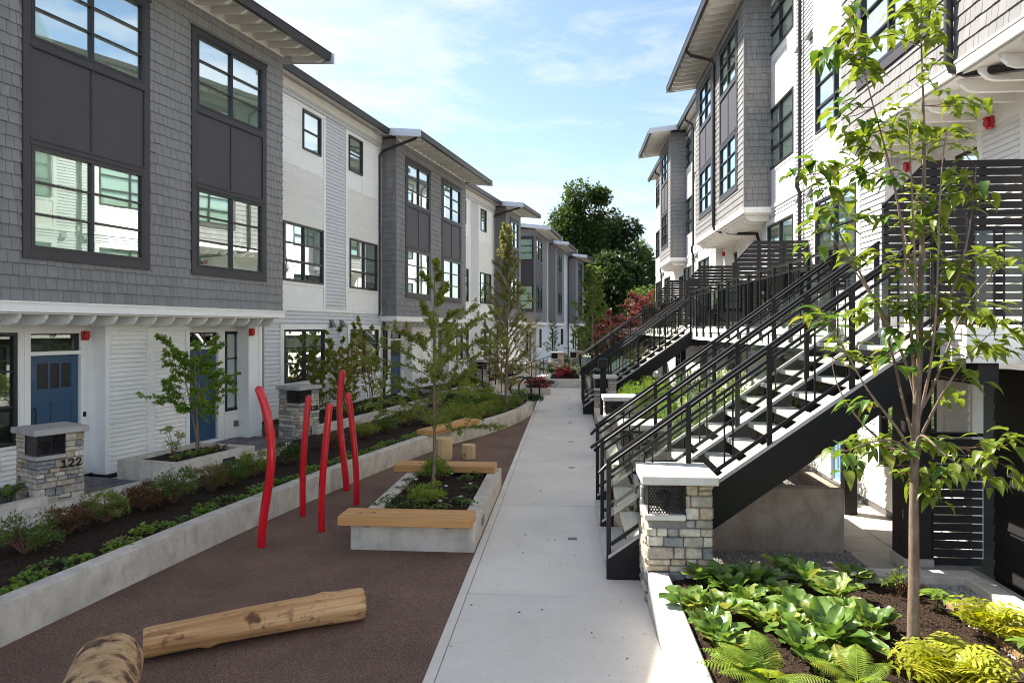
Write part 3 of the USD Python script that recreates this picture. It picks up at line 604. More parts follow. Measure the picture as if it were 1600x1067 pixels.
def wall_flat(x0, x1, y0, y1, w):
    m = MB()
    for a in ((x0, x1, y0, y0 + w), (x0, x1, y1 - w, y1), (x0, x0 + w, y0 + w, y1 - w), (x1 - w, x1, y0 + w, y1 - w)): m.box(WF, *a, -0.004, 0.005)
    return m
D0 = drain(0, 9.03)
for y in (13.65, 16.75, 20.15, 23.5, 27.35): copy(D0, (0.09, y, 0.0125))
# rubber playground surface: from the path to the curved wall
CW = np.array([(-5.75, -2.0), (-5.30, 2.0), (-4.87, 5.58), (-4.56, 7.75), (-4.12, 10.43), (-3.77, 12.2), (-3.32, 14.1), (-2.80, 15.95), (-2.35, 17.1), (-1.82, 18.6), (-1.36, 20.4), (-1.14, 22.0), (-1.17, 23.6)])
def smooth_line(P, n):
    from scipy.interpolate import CubicSpline
    t = np.r_[0, np.cumsum(np.linalg.norm(np.diff(P, axis=0), axis=1))]
    return CubicSpline(t, P)(np.linspace(0, t[-1], n))
CL = smooth_line(CW, 90)
def offset(L, d):
    t = np.gradient(L, axis=0); t /= np.linalg.norm(t, axis=1, keepdims=True); return L + d * np.stack([-t[:, 1], t[:, 0]], 1)     # to the left of the direction of travel
rub = MB(); nx = 14
V = []
for x, y in CL:
    for k in range(nx + 1):
        s = k / nx; xx = (x - 0.05) * (1 - s) + PX0 * s
        V.append((xx, y, 0.0 + 0.012 * (meshkit.noise(np.array([[xx * 0.7, y * 0.7, 3.0]]))[0] - 0.5) * min(1, 4 * s, 4 * (1 - s))))
F = [[i * (nx + 1) + k, i * (nx + 1) + k + 1, (i + 1) * (nx + 1) + k + 1, (i + 1) * (nx + 1) + k] for i in range(len(CL) - 1) for k in range(nx)]
rub.add(V, F); single('rubber_surface', rub, 'rubber', kind='structure', smooth=True)

def ribbon(L, z0, z1, w, bev=0.012):
    """a low wall along the line L (its outer foot), w thick to the left"""
    prof = [(0, z0), (0, z1 - bev), (bev, z1), (w - bev, z1), (w, z1 - bev), (w, z0)]
    rows = [np.hstack([offset(L, o), np.full((len(L), 1), z)]) for o, z in prof]; n = len(L); V = np.vstack(rows); F = []
    for i in range(len(prof) - 1):
        for j in range(n - 1): F.append([i * n + j, (i + 1) * n + j, (i + 1) * n + j + 1, i * n + j + 1])
    m = MB().add(V, F)
    for j, fl in ((0, False), (n - 1, True)):
        cc = [V[i * n + j] for i in range(len(prof))]; m.add(cc, [[0, i, i + 1] for i in range(1, 5)], fl)
    return m
T = Thing('curved_wall', 'long low concrete retaining wall curving along the brown rubber surface', 'retaining wall')
br = [0, 9, 22, 34, 46, 58, 70, 80, 89]
for a, b in zip(br[:-1], br[1:]):
    seg = CL[a:b + 1].copy(); t = seg[-1] - seg[-2]; seg[-1] -= t / np.linalg.norm(t) * 0.006
    T.part('wall_section', ribbon(seg, -0.1, 0.37, 0.20), 'concrete', smooth=25)
endx = CL[-1]
tip = smooth_line(np.array([endx, endx + (-0.22, 0.75), endx + (-0.75, 1.35), endx + (-1.6, 1.65), endx + (-2.6, 1.75)]), 16)
T.part('wall_section', ribbon(tip, -0.1, 0.37, 0.20), 'concrete', smooth=25)
def joined(parts):
    m = MB()
    for p in parts: m.add(*p.arrays())
    return m
def soil_sheet(name, rows, z, amp, seed, mt='soil', fine=0.09):
    """rows: pairs of points (left, right) along the bed"""
    L_, R_ = np.array([r[0] for r in rows], float), np.array([r[1] for r in rows], float)
    t = np.r_[0, np.cumsum(np.linalg.norm(np.diff((L_ + R_) / 2, axis=0), axis=1))]; n = max(2, int(t[-1] / fine)); tt = np.linspace(0, t[-1], n)
    A = np.stack([np.interp(tt, t, L_[:, i]) for i in (0, 1)], 1); B = np.stack([np.interp(tt, t, R_[:, i]) for i in (0, 1)], 1)
    k = max(2, int(np.linalg.norm(A - B, axis=1).max() / fine)); s = np.linspace(0, 1, k)
    P = A[:, None] * (1 - s[None, :, None]) + B[:, None] * s[None, :, None]; P = P.reshape(-1, 2)
    zz = (z if np.isscalar(z) else np.repeat(np.interp(tt, t, z), k)) + amp * (meshkit.fbm(np.c_[P * 5, np.full(len(P), seed)], 4, seed) - 0.5) * 2
    V = np.c_[P, zz]; F = [[i * k + j, i * k + j + 1, (i + 1) * k + j + 1, (i + 1) * k + j] for i in range(n - 1) for j in range(k - 1)]
    return single(name, MB().add(V, F), mt, kind='structure', smooth=True), V
def chips(name, pts, seed, size, mt, flat=0.4):
    """loose bits lying on a surface"""
    rng = np.random.default_rng(seed); n = len(pts)
    s = rng.uniform(0.5, 1.0, (n, 1)) * size; a = rng.uniform(0, 2 * np.pi, n); tl = rng.uniform(-0.5, 0.5, (n, 2))
    base = np.array([(1, 0, 0), (0, 0.55, 0), (-1, 0, 0), (0, -0.55, 0), (0, 0, flat), (0, 0, -flat)])
    x = np.stack([np.cos(a), np.sin(a), tl[:, 0]], 1); y = np.stack([-np.sin(a), np.cos(a), tl[:, 1]], 1); z = np.array([0, 0, 1.0])
    V = pts[:, None] + s[:, None] * (base[None, :, :1] * x[:, None] + base[None, :, 1:2] * y[:, None] + base[None, :, 2:] * z)
    f = np.array([[0, 1, 4], [1, 2, 4], [2, 3, 4], [3, 0, 4], [1, 0, 5], [2, 1, 5], [3, 2, 5], [0, 3, 5]])
    F = (f[None] + 6 * np.arange(n)[:, None, None]).reshape(-1, 3)
    return single(name, MB().add(V.reshape(-1, 3), F), mt, kind='stuff')
def scatter_on(V, n, seed, lift=0.004, jitter=0.05, mask=None):
    rng = np.random.default_rng(seed); P = V if mask is None else V[mask(V)]
    p = P[rng.integers(0, len(P), n)].copy(); p[:, :2] += rng.uniform(-jitter, jitter, (n, 2)); p[:, 2] += lift; return p

# ---------------------------------------------------------------- the left-hand terrace
d1 = wall_frame((0, 0), 13.9)
B1 = wall_frame(np.array([-6.73, 15.9]) - 6.87 * d1.d, 13.9)
T = Thing('townhouse', 'nearest dark grey shingled townhouse on the left, above the blue doors', 'townhouse', (*B1.P, 0))
bay(T, B1, 6.87, 0, [(0.62, 2.98), (4.00, 6.25)], 0.97, 11, 0, blind=(1.0, 1.0))
ground_floor(T, B1, 6.87, 0.25, 3.0, 0)
R0 = wall_frame(B1.pt([(-8.2, -0.95, 0)])[0][:2], 13.9)
T0 = Thing('townhouse', 'pale clapboard townhouse just out of view left of the nearest grey bay', 'townhouse', (*R0.P, 0))
recess(T0, R0, -0.2, 8.2, 0, [dict(p=(0.6, 3.0), sm=(1.2, 2.2), lo=(0.8, 2.8), gr=(0.8, 2.8)), dict(p=(4.6, 7.0), sm=(5.2, 6.2), lo=(4.8, 6.8), gr=(4.8, 6.8))], 19, 2)
R1 = wall_frame((-7.34, 17.47), 10.0)
colsA = [dict(p=(-0.36, 2.05), sm=(0.84, 1.80), lo=(-0.10, 1.92), gr=(-0.06, 1.98)), dict(p=(3.26, 5.60), sm=(3.46, 4.37), lo=(3.52, 5.44), gr=(3.54, 5.52))]
T2 = Thing('townhouse', 'pale clapboard townhouse set back between the first two dark grey bays on the left', 'townhouse', (*R1.P, 0))
recess(T2, R1, -0.9, 6.0, 0, colsA, 12, 0)
hood(T2, R1, 2.39, 2.98); hood(T2, R1, 3.0, 2.98)
downspout(T2, R1, 5.86, 0.09, 9.25, 0.4, 0.47, 0.0, 0.35)
B2 = wall_frame((-5.8, 23.1), 10.6)
T = Thing('townhouse', 'second dark grey shingled townhouse on the left, behind the young tree in the planter', 'townhouse', (*B2.P, 0))
bay(T, B2, 7.25, 0, [(0.76, 3.08), (4.28, 6.60)], 0.62, 21, 0, blind=(1.0, 0.75))
ground_floor(T, B2, 7.25, 0.3, 3.0, 1)
tube_part(T, 'downspout', np.vstack([B2.pt([(-0.30, 0.95, 9.20), (-0.32, 0.85, 9.05), (-0.28, -0.35, 8.72), (-0.26, -0.48, 8.55), (-0.26, -0.48, 3.2)])]), 0.048, 'gutter_dark')
R2 = wall_frame(B2.pt([(7.25, -0.62, 0)])[0][:2], 11.0)
cols2 = [dict(p=(0.1, 2.45), sm=(0.9, 1.75), lo=(0.3, 2.1), gr=(0.4, 2.1)), dict(p=(3.6, 5.9), sm=(4.0, 4.9), lo=(3.9, 5.7), gr=(3.9, 5.7))]
T = Thing('townhouse', 'white clapboard townhouse beyond the second dark bay on the left, behind the columnar tree', 'townhouse', (*R2.P, 0))
recess(T, R2, -0.2, 7.0, 0, cols2, 13, 1)
downspout(T, R2, 6.7, 0.09, 9.25, 0.4, 0.47, 0.0, 0.35)
B3 = wall_frame((-3.26, 36.6), 11.5)
T = Thing('townhouse', 'third grey shingled townhouse on the left, a single window bay wide', 'townhouse', (*B3.P, 0))
bay(T, B3, 3.0, 0, [(0.75, 2.55)], 0.7, 31, 2)
T.part('ground_floor_wall', MB().box(B3, 0, 3.0, -8.5, -0.7, 0.1, 2.97), 'white_paint')
T.part('downspout', MB().tube(B3.pt([(-0.30, 0.95, 9.20), (-0.32, 0.85, 9.05), (-0.2, -0.5, 8.75), (-0.2, -0.6, 8.6), (-0.2, -0.6, 0.5)]), 0.05, 6), 'gutter_dark')
B4 = wall_frame((-2.06, 44.87), 7.4)
T = Thing('townhouse', 'far grey townhouse on the left whose window band wraps round its corner', 'townhouse', (*B4.P, 0))
bay(T, B4, 4.7, 0, [(0.12, 2.6)], 1.5, 41, 2, side_win=True, back=-6)
def far_ground(T, fr, L, v):
    T.part('ground_floor_wall', wall_mb(fr, (0, L, 0.1, 2.97), [(L * 0.42, L * 0.42 + 0.8, 0.8, 2.6), (L * 0.70, L * 0.70 + 0.9, 0.3, 2.5)], v - 0.1, v).box(fr, 0, 0.1, -6, v - 0.1, 0.1, 2.97).box(fr, L - 0.1, L, -6, v - 0.1, 0.1, 2.97), 'white_paint')
    window(T, fr, L * 0.42, L * 0.42 + 0.8, 0.8, 2.6, v, 1, 3, 0, 1)
    T.part('door', MB().box(fr, L * 0.70, L * 0.70 + 0.9, v - 0.08, v - 0.05, 0.3, 2.5), 'frame_black')
    alarm(T, fr, L * 0.36, v, 2.65)
far_ground(T, B4, 4.7, -1.0)
B5 = wall_frame((-0.9, 53.1), 8.0)
R4 = wall_frame(B4.pt([(4.7, -0.75, 0)])[0][:2], 12.0)
T = Thing('townhouse', 'narrow white house front just past the corner-windowed grey house, far left', 'townhouse', (*R4.P, 0))
recess(T, R4, -0.1, 4.6, 0, [dict(p=(0.3, 2.4), sm=(0.7, 1.4), lo=(0.7, 1.4), gr=(0.7, 1.4))], 14, 1)
T = Thing('townhouse', 'second to last grey bay of the far left terrace, in front of the big tree', 'townhouse', (*B5.P, 0))
bay(T, B5, 4.6, 0, [(1.0, 3.2)], 0.7, 51, 2, back=-6); far_ground(T, B5, 4.6, -0.6)
R5 = wall_frame(B5.pt([(4.6, -0.7, 0)])[0][:2], 11.5)
B6 = wall_frame((0.77, 62.6), 10.6)
T = Thing('townhouse', 'narrow white house front between the last two grey bays of the left terrace', 'townhouse', (*R5.P, 0))
recess(T, R5, -0.1, 5.2, 0, [dict(p=(1.2, 3.4), sm=(1.9, 2.6), lo=(1.9, 2.9), gr=(1.9, 2.9))], 15, 1)
downspout(T, R5, 4.9, 0.09, 9.25, 0.3, 0.47, 0, 0.35)
T = Thing('townhouse', 'last grey bay at the far end of the left terrace', 'townhouse', (*B6.P, 0))
bay(T, B6, 4.4, 0, [(1.3, 3.4)], 0.7, 61, 2, back=-6); far_ground(T, B6, 4.4, -0.6)

# ---------------------------------------------------------------- the right-hand terrace
XR, XW, DZ = 5.0, 5.75, 3.0
def right_bay(y0, L, label, lod, seed, blind):
    fr = Fr((XR, y0), (0, 1), (-1, 0)); T = Thing('townhouse', label, 'townhouse', (XR, y0, 0))
    bay(T, fr, L, DZ, [(0.72, 3.08), (4.20, 6.56)], 0.75, seed, lod, blind=blind, under=1.15)
    g = Fr((XR + 0.40, y0), (0, 1), (-1, 0)); ground_floor(T, g, L, 2.78, 5.97, 1, 'frame_black')
    return T, fr
RC = [dict(p=(1.00, 3.55), sm=(1.15, 3.40), lo=(1.15, 3.40), gr=(1.15, 3.40)), dict(p=(4.83, 7.40), sm=(4.98, 7.22), lo=(4.98, 7.22), gr=(4.98, 7.22))]
WZ = dict(sm=(7.42, 9.05), lo=(4.20, 5.88), gr=(0.55, 2.66))
def right_recess(y0, y1, label, lod):
    fr = Fr((XW, y0), (0, 1), (-1, 0)); T = Thing('townhouse', label, 'townhouse', (XW, y0, 0))
    recess(T, fr, -0.05, y1 - y0 + 0.05, DZ, RC, int(y0), lod, zb=2.7, wide=True, band=3.1, wz=WZ, blind=(0.85, 1.0, 1.0))
    for u in (3.75, 4.5): hood(T, fr, u, 9.75); hood(T, fr, u, 6.05)
    tube_part(T, 'downspout', fr.pt([(4.30, 0.47, 12.3), (4.30, 0.44, 12.1), (4.30, 0.14, 11.9), (4.30, 0.10, 11.7), (4.30, 0.10, 6.5), (4.30, 0.16, 6.4), (4.30, 0.16, 6.2), (4.30, 0.10, 6.05), (4.30, 0.10, 2.8)]), 0.05, 'gutter_dark')
    return T, fr
TA, FA = right_bay(5.75, 7.30, 'nearest sunlit grey shingled bay on the right, over the slatted screen', 0, 71, (1.0, 0.9))
tube_part(TA, 'downspout', FA.pt([(3.60, 1.0, 12.1), (3.60, 0.85, 11.95), (3.60, 0.12, 11.75), (3.60, 0.09, 11.6), (3.60, 0.09, 6.22), (3.58, 0.06, 6.08), (3.45, -0.06, 5.98), (2.7, -0.5, 5.80), (2.1, -0.90, 5.70), (2.02, -0.95, 5.4), (2.02, -0.95, 3.0)]), 0.055, 'gutter_dark')
alarm(TA, Fr((XR + 0.40, 5.75), (0, 1), (-1, 0)), 4.55, -0.595, 5.66)
right_recess(13.05, 20.85, 'white clapboard townhouse on the right with wide windows, just beyond the nearest bay', 0)
TB, FB = right_bay(20.0, 7.30, 'second grey shingled bay on the right, with a downspout between two window bands', 0, 81, (1.0, 0.9))
tube_part(TB, 'downspout', FB.pt([(3.72, 1.0, 12.1), (3.72, 0.85, 11.95), (3.72, 0.12, 11.75), (3.72, 0.09, 11.6), (3.72, 0.09, 6.22), (3.70, 0.06, 6.08), (3.55, -0.06, 5.98), (2.8, -0.5, 5.80), (2.1, -0.90, 5.70), (2.02, -0.95, 5.4), (2.02, -0.95, 3.0)]), 0.055, 'gutter_dark')
right_recess(27.3, 34.7, 'white clapboard townhouse on the right between the second and third grey bays', 1)
def right_bay_short(y0, L, label, seed):
    fr = Fr((XR, y0), (0, 1), (-1, 0)); T = Thing('townhouse', label, 'townhouse', (XR, y0, 0))
    bay(T, fr, L, DZ, [(0.85, 3.15)], 0.75, seed, 1, blind=(1.0, 0.9))
    T.part('ground_floor_wall', wall_mb(fr, (0, L, 2.7, 5.97), [(1.0, 2.4, 2.9, 5.4)], -0.95, -0.78).box(fr, 0, 0.12, -8.5, -0.95, 2.7, 5.97).box(fr, L - 0.12, L, -8.5, -0.95, 2.7, 5.97), 'white_paint')
    window(T, fr, 1.0, 2.4, 2.9, 5.4, -0.80, 2, 3, 0.5, 1)
right_bay_short(33.9, 4.0, 'third grey shingled bay on the right, with its dark shaded end wall', 91)
right_recess(37.9, 45.3, 'last white house front of the right terrace, only its eaves peeping past the third bay', 2)

# lower storey under the raised walkway
XL = 4.65
T = Thing('lower_flat', 'sunlit white clapboard garden flat front with pale blue door under the raised walkway', 'flat front', (XL, 9.0, 0))
FL = Fr((XL, 0), (0, 1), (-1, 0))
lh = [(11.55, 12.55, 0.12, 2.2), (9.05, 10.65, 0.75, 2.15), (14.3, 15.9, 0.75, 2.15), (23.2, 24.2, 0.12, 2.2), (28.5, 30, 0.75, 2.15)]
T.part('wall', wall_mb(FL, (8.35, 42, 0.10, 2.4), lh, -0.12, 0), 'white_paint')
T.part('base_flashing', MB().box(FL, 8.35, 42, -0.1, 0.012, 0.0, 0.10), 'vent_metal')
T.pieces('siding_board', boards(FL, (8.40, 25, 0.12, 2.38), [(a - 0.14, b + 0.14, c - 0.12, d + 0.12) for a, b, c, d in lh], 0.12, 'white_board'), limit=120)
for a, b, c, d in lh:
    T.part('casing', wall_mb(FL, (a - 0.13, b + 0.13, c - (0.12 if c > 0.3 else 0), d + 0.12), [(a, b, c, d)], 0.001, 0.035), 'white_paint')
    if c > 0.3: window(T, FL, a, b, c, d, 0.01, 2, 2, 0.6, 1)
    else: door(T, FL, a + 0.02, b - 0.02, c, -0.04, 'door_pale_blue', d)
# near corner: black boarded enclosure with slatted gate
T = Thing('black_side_wall', 'black lap-sided wall at the right edge beside the planter', 'wall', (4.76, 5.0, 0))
FS = Fr((4.76, 0), (0, 1), (-1, 0))
T.part('wall', MB().box(FS, 1.0, 8.1, -0.12, 0, -0.2, 2.3), 'frame_black')
T.pieces('board', boards(FS, (2.5, 8.1, -0.2, 2.3), [], 0.19, 'stained_black'), limit=60)
T = Thing('black_pier', 'broad black boxed pier under the walkway beside the slatted gate', 'pier', (4.15, 8.5, 0))
T.part('casing', MB().cbox(WF, 3.88, 4.18, 8.30, 8.62, 0.10, 2.40, 0.01), 'stained_black'); T.part('foot', MB().cbox(WF, 3.86, 4.20, 8.28, 8.64, -0.1, 0.10, 0.01), 'concrete')
T = Thing('slatted_gate', 'low black gate of horizontal slats beside the boxed pier', 'gate', (4.5, 8.35, 0))
for i in range(15): T.part('slat', MB().cbox(WF, 4.19, 4.76, 8.34, 8.37, 0.02 + i * 0.098, 0.02 + i * 0.098 + 0.083, 0.004), 'stained_black')
T.part('post', MB().cbox(WF, 4.19, 4.24, 8.375, 8.43, 0, 1.5, 0.004), 'metal_black'); T.part('post', MB().cbox(WF, 4.70, 4.75, 8.375, 8.43, 0, 1.5, 0.004), 'metal_black'); T.part('top_rail', MB().cbox(WF, 4.19, 4.76, 8.33, 8.44, 1.505, 1.545, 0.004), 'metal_black')

# ---------------------------------------------------------------- raised walkway, stairs, screens on the right
DX, DT = 3.91, 2.74
Y0S, SW, NR, RISE, RUN, SX = 7.63, 1.40, 14, 0.1957, 0.268, 0.43
SL = RISE / RUN
def rail_run(T, fr, a, b, za, zb, hgt, nposts, v, low=0.12, glass=True, handrail=True, ext=(0, 0), post=0.05, zdrop=0.0, thin=True, parent=None):
    """posts, rails and glass between u = a and b on a base line that climbs from za to zb"""
    zz = lambda u: za + (zb - za) * (u - a) / (b - a); us = np.linspace(a, b, nposts)
    for u in us: T.part('post', MB().box(fr, u - post / 2, u + post / 2, v - post / 2, v + post / 2, zz(u) - zdrop, zz(u) + hgt - 0.012), 'metal_black')
    P = lambda u, dz, dv=0.0: fr.pt([(u, v + dv, zz(u) + dz)])[0]
    T.part('top_rail', MB().bar(P(a - 0.03 - ext[0], hgt), P(b + 0.03 + ext[1], hgt), 0.055, 0.035), 'metal_black')
    T.part('bottom_rail', MB().bar(P(a + post / 2, low), P(b - post / 2, low), 0.035, 0.035), 'metal_black')
    T.part('middle_rail', MB().bar(P(a + post / 2, hgt - 0.15), P(b - post / 2, hgt - 0.15), 0.03, 0.03), 'metal_black')
    if handrail: T.part('handrail', MB().tube([P(a - 0.10, hgt - 0.09, 0.07), P(a - 0.02, hgt - 0.065, 0.075), P(b, hgt - 0.065, 0.075)], 0.021, 8), 'metal_black', smooth=40)
    for i in range(nposts - 1):
        l, r = us[i] + post / 2 + 0.03, us[i + 1] - post / 2 - 0.03; m = (l + r) / 2
        if glass:
            for p, q in ((l, m - 0.05), (m + 0.05, r)):
                T.part('glass_panel', MB().prism(fr, [(p, zz(p) + low + 0.02), (q, zz(q) + low + 0.02), (q, zz(q) + hgt - 0.17), (p, zz(p) + hgt - 0.17)], v - 0.004, v + 0.004), 'rail_glass')
        if thin:
            for p in (m - 0.045, m + 0.045): T.part('baluster', MB().box(fr, p - 0.008, p + 0.008, v - 0.008, v + 0.008, zz(p) + low + 0.015, zz(p) + hgt - 0.16), 'metal_black')
def staircase(label):
    T = Thing('staircase', label, 'staircase', (0, 0, 0), local=True)
    xe = SX + (NR - 1) * RUN; fs = WF
    for k in range(3):
        y = k * SW; c = 0.16
        zt = lambda x: c + SL * (x - SX)
        T.part('stringer', MB().prism(fs, [(SX, 0.013), (SX + 0.36, 0.013), (xe, zt(xe) - 0.42), (xe, zt(xe))][::1] + [(SX, zt(SX) + 0.06)], y - 0.03, y + 0.03), 'metal_black')
        T.part('stringer_cap', MB().prism(fs, [(SX + 0.02, zt(SX) + 0.08), (xe, zt(xe) + 0.005), (xe, zt(xe) + 0.045), (SX + 0.02, zt(SX) + 0.115)], y - 0.035, y + 0.11 if k < 2 else y + 0.035), 'tread_concrete')
    for k in range(2):
        for i in range(NR - 1):
            T.part('tread', MB().cbox(fs, SX + i * RUN - 0.02, SX + (i + 1) * RUN + 0.01, k * SW + (0.035), (k + 1) * SW - 0.035, (i + 1) * RISE - 0.06, (i + 1) * RISE, 0.01), 'tread_concrete')
            T.part('tread_bracket', MB().box(fs, SX + i * RUN + 0.02, SX + (i + 1) * RUN - 0.03, k * SW + 0.031, k * SW + 0.07, (i + 1) * RISE - 0.12, (i + 1) * RISE - 0.062), 'metal_black')
        T.part('riser', MB().box(fs, SX + 0.012, SX + 0.018, k * SW + 0.035, (k + 1) * SW - 0.035, 0.013, RISE - 0.062), 'tread_concrete')
    for k in range(3):
        y = k * SW + (0.0 if k != 2 else 0.0)
        rail_run(T, fs, SX + 0.025, xe - 0.03, 0.25, 0.25 + SL * (xe - 0.055 - SX), 1.06, 5, y, zdrop=0.08, ext=(0.0 if k != 1 else 0.12, 0))
    return T
S1 = staircase('nearest black steel double staircase with pale treads and glass railings, rising from the path')
S1x = UsdGeom.Xformable(S1.prim); S1x.GetOrderedXformOps()[0].Set((0.0, Y0S, 0.0)); S1.loc = np.array([0, Y0S, 0.0])
copy(S1, (0.08, 22.2, 0), label='second black double staircase farther along the path, beyond the leafy green bed', group=None)
copy(S1, (0.25, 36.2, 0), label='farthest black double staircase on the right, in front of the red maple')

T = Thing('raised_walkway', 'raised white-edged walkway with black railing along the right terrace', 'walkway', (DX, 10.5, 0))
def deck(y0, y1, x0=DX):
    T.part('deck_slab', MB().box(WF, x0 + 0.06, XW - 0.001, y0, y1, DT - 0.30, DT), 'tread_concrete')
    T.part('edge_beam', MB().box(WF, x0, x0 + 0.057, y0, y1, DT - 0.33, DT + 0.02).box(WF, x0 - 0.02, x0 - 0.001, y0, y1, DT - 0.10, DT + 0.02), 'white_paint')
    T.part('carrier_beam', MB().box(WF, x0 + 0.15, x0 + 0.35, y0, y1, DT - 0.55, DT - 0.302), 'stained_black')
for y0, y1 in ((7.2, 21.9), (21.906, 36.0), (36.006, 42)): deck(y0, y1)
FD = Fr((DX + 0.0, 0), (0, 1), (-1, 0))
for y0, y1, n in ((10.55, 17.0, 8), (17.1, 22.1, 6), (25.1, 31.0, 7), (31.1, 36.1, 6)):
    rail_run(T, FD, y0, y1, DT, DT, 1.15, n, 0.035, low=0.06, handrail=False, zdrop=0.24)
T.part('end_beam', MB().box(WF, DX, XW - 0.003, 7.12, 7.197, DT - 0.33, DT + 0.02), 'white_paint')
for y in (10.6, 14, 18, 21.5, 25.3, 30, 35): T.part('column', MB().cbox(WF, DX + 0.16, DX + 0.34, y - 0.09, y + 0.09, -0.1, DT - 0.56, 0.006), 'metal_black')
rail_run(T, Fr((0, 7.25), (1, 0), (0, -1)), DX + 0.1, XW - 0.05, DT, DT, 1.15, 4, 0.0, low=0.06, handrail=False, zdrop=0.0)
T.part('door_step', MB().cbox(WF, 4.45, 5.70, 6.35, 7.11, 2.42, 2.56, 0.01), 'white_paint'); T.part('door_step', MB().cbox(WF, 4.8, 5.70, 6.75, 7.105, 2.565, 2.80, 0.01), 'white_paint')
def screen(y, label, x0=3.96, ztop=4.84):
    S = Thing('privacy_screen', label, 'screen', (x0, y, DT)); x1 = XW - 0.03; e = 0.103; n = int((ztop - DT - 0.06) / e)
    for i in range(n):
        z1 = ztop - i * e; z0 = z1 - 0.088; zc = 4.28
        xa = x0 + max(0, (z0 - zc)) * 0.95
        if i == 0: S.part('slat', MB().prism(WF, [(x0 + (z0 - zc) * 0.95, z0), (x1, z0), (x1, z1), (x0 + (z1 - zc) * 0.95, z1)], y - 0.012, y + 0.012), 'stained_black')
        elif z1 > zc: S.part('slat', MB().prism(WF, [(x0 + max(0, z0 - zc) * 0.95, z0), (x1, z0), (x1, z1), (x0 + (z1 - zc) * 0.95, z1)], y - 0.012, y + 0.012), 'stained_black')
        else: S.part('slat', MB().box(WF, x0, x1, y - 0.012, y + 0.012, z0, z1), 'stained_black')
    for x in (x0 + 0.04, x0 + 0.62, x1 - 0.55, x1 - 0.04):
        S.part('post', MB().box(WF, x - 0.035, x + 0.035, y + 0.013, y + 0.06, DT, min(ztop - 0.01, zc + max(0, x - x0) * 0.95 - 0.04 + 0.05)), 'metal_black')
    S.part('sloped_cap', MB().bar((x0 - 0.01, y, zc + 0.0), (x0 + (ztop - zc) * 0.95, y, ztop + 0.012), 0.05, 0.02), 'metal_black')
screen(9.03, 'nearest black slatted privacy screen, behind the leafy tree')
screen(16.95, 'second black slatted privacy screen on the right walkway, below the wide windows')
screen(23.55, 'third black slatted privacy screen, in front of the second grey bay')
screen(30.6, 'farthest black slatted privacy screen on the right walkway')

# ---------------------------------------------------------------- stone pillars with lantern boxes
def perforated(m, fr, u0, u1, v, z0, z1, pitch=0.030, hole=0.0108, t=0.002):
    """a metal sheet with rows of six-sided holes"""
    ry = pitch * 0.866; nr = int((z1 - z0) / ry); nc = int((u1 - u0) / pitch); pu = (u1 - u0) / nc; pz = (z1 - z0) / nr
    a = np.arange(6) * np.pi / 3 + np.pi / 6
    for j in range(nr):
        off = 0.5 * (j % 2)
        for i in range(-1 if off else 0, nc):
            cu, cz = u0 + (i + 0.5 + off) * pu, z0 + (j + 0.5) * pz
            out = np.stack([cu + np.cos(a) * pu / 1.732 * 1.002, cz + np.sin(a) * pz / 1.5 * 1.0], 1); inn = np.stack([cu + np.cos(a) * hole, cz + np.sin(a) * hole], 1)
            out[:, 0] = np.clip(out[:, 0], u0, u1); inn[:, 0] = np.clip(inn[:, 0], u0, u1)
            ring = np.vstack([out, inn]); V = fr.pt(np.c_[ring[:, 0], np.full(12, v), ring[:, 1]])
            m.add(V, [[k, (k + 1) % 6, 6 + (k + 1) % 6, 6 + k] for k in range(6)])
    return m
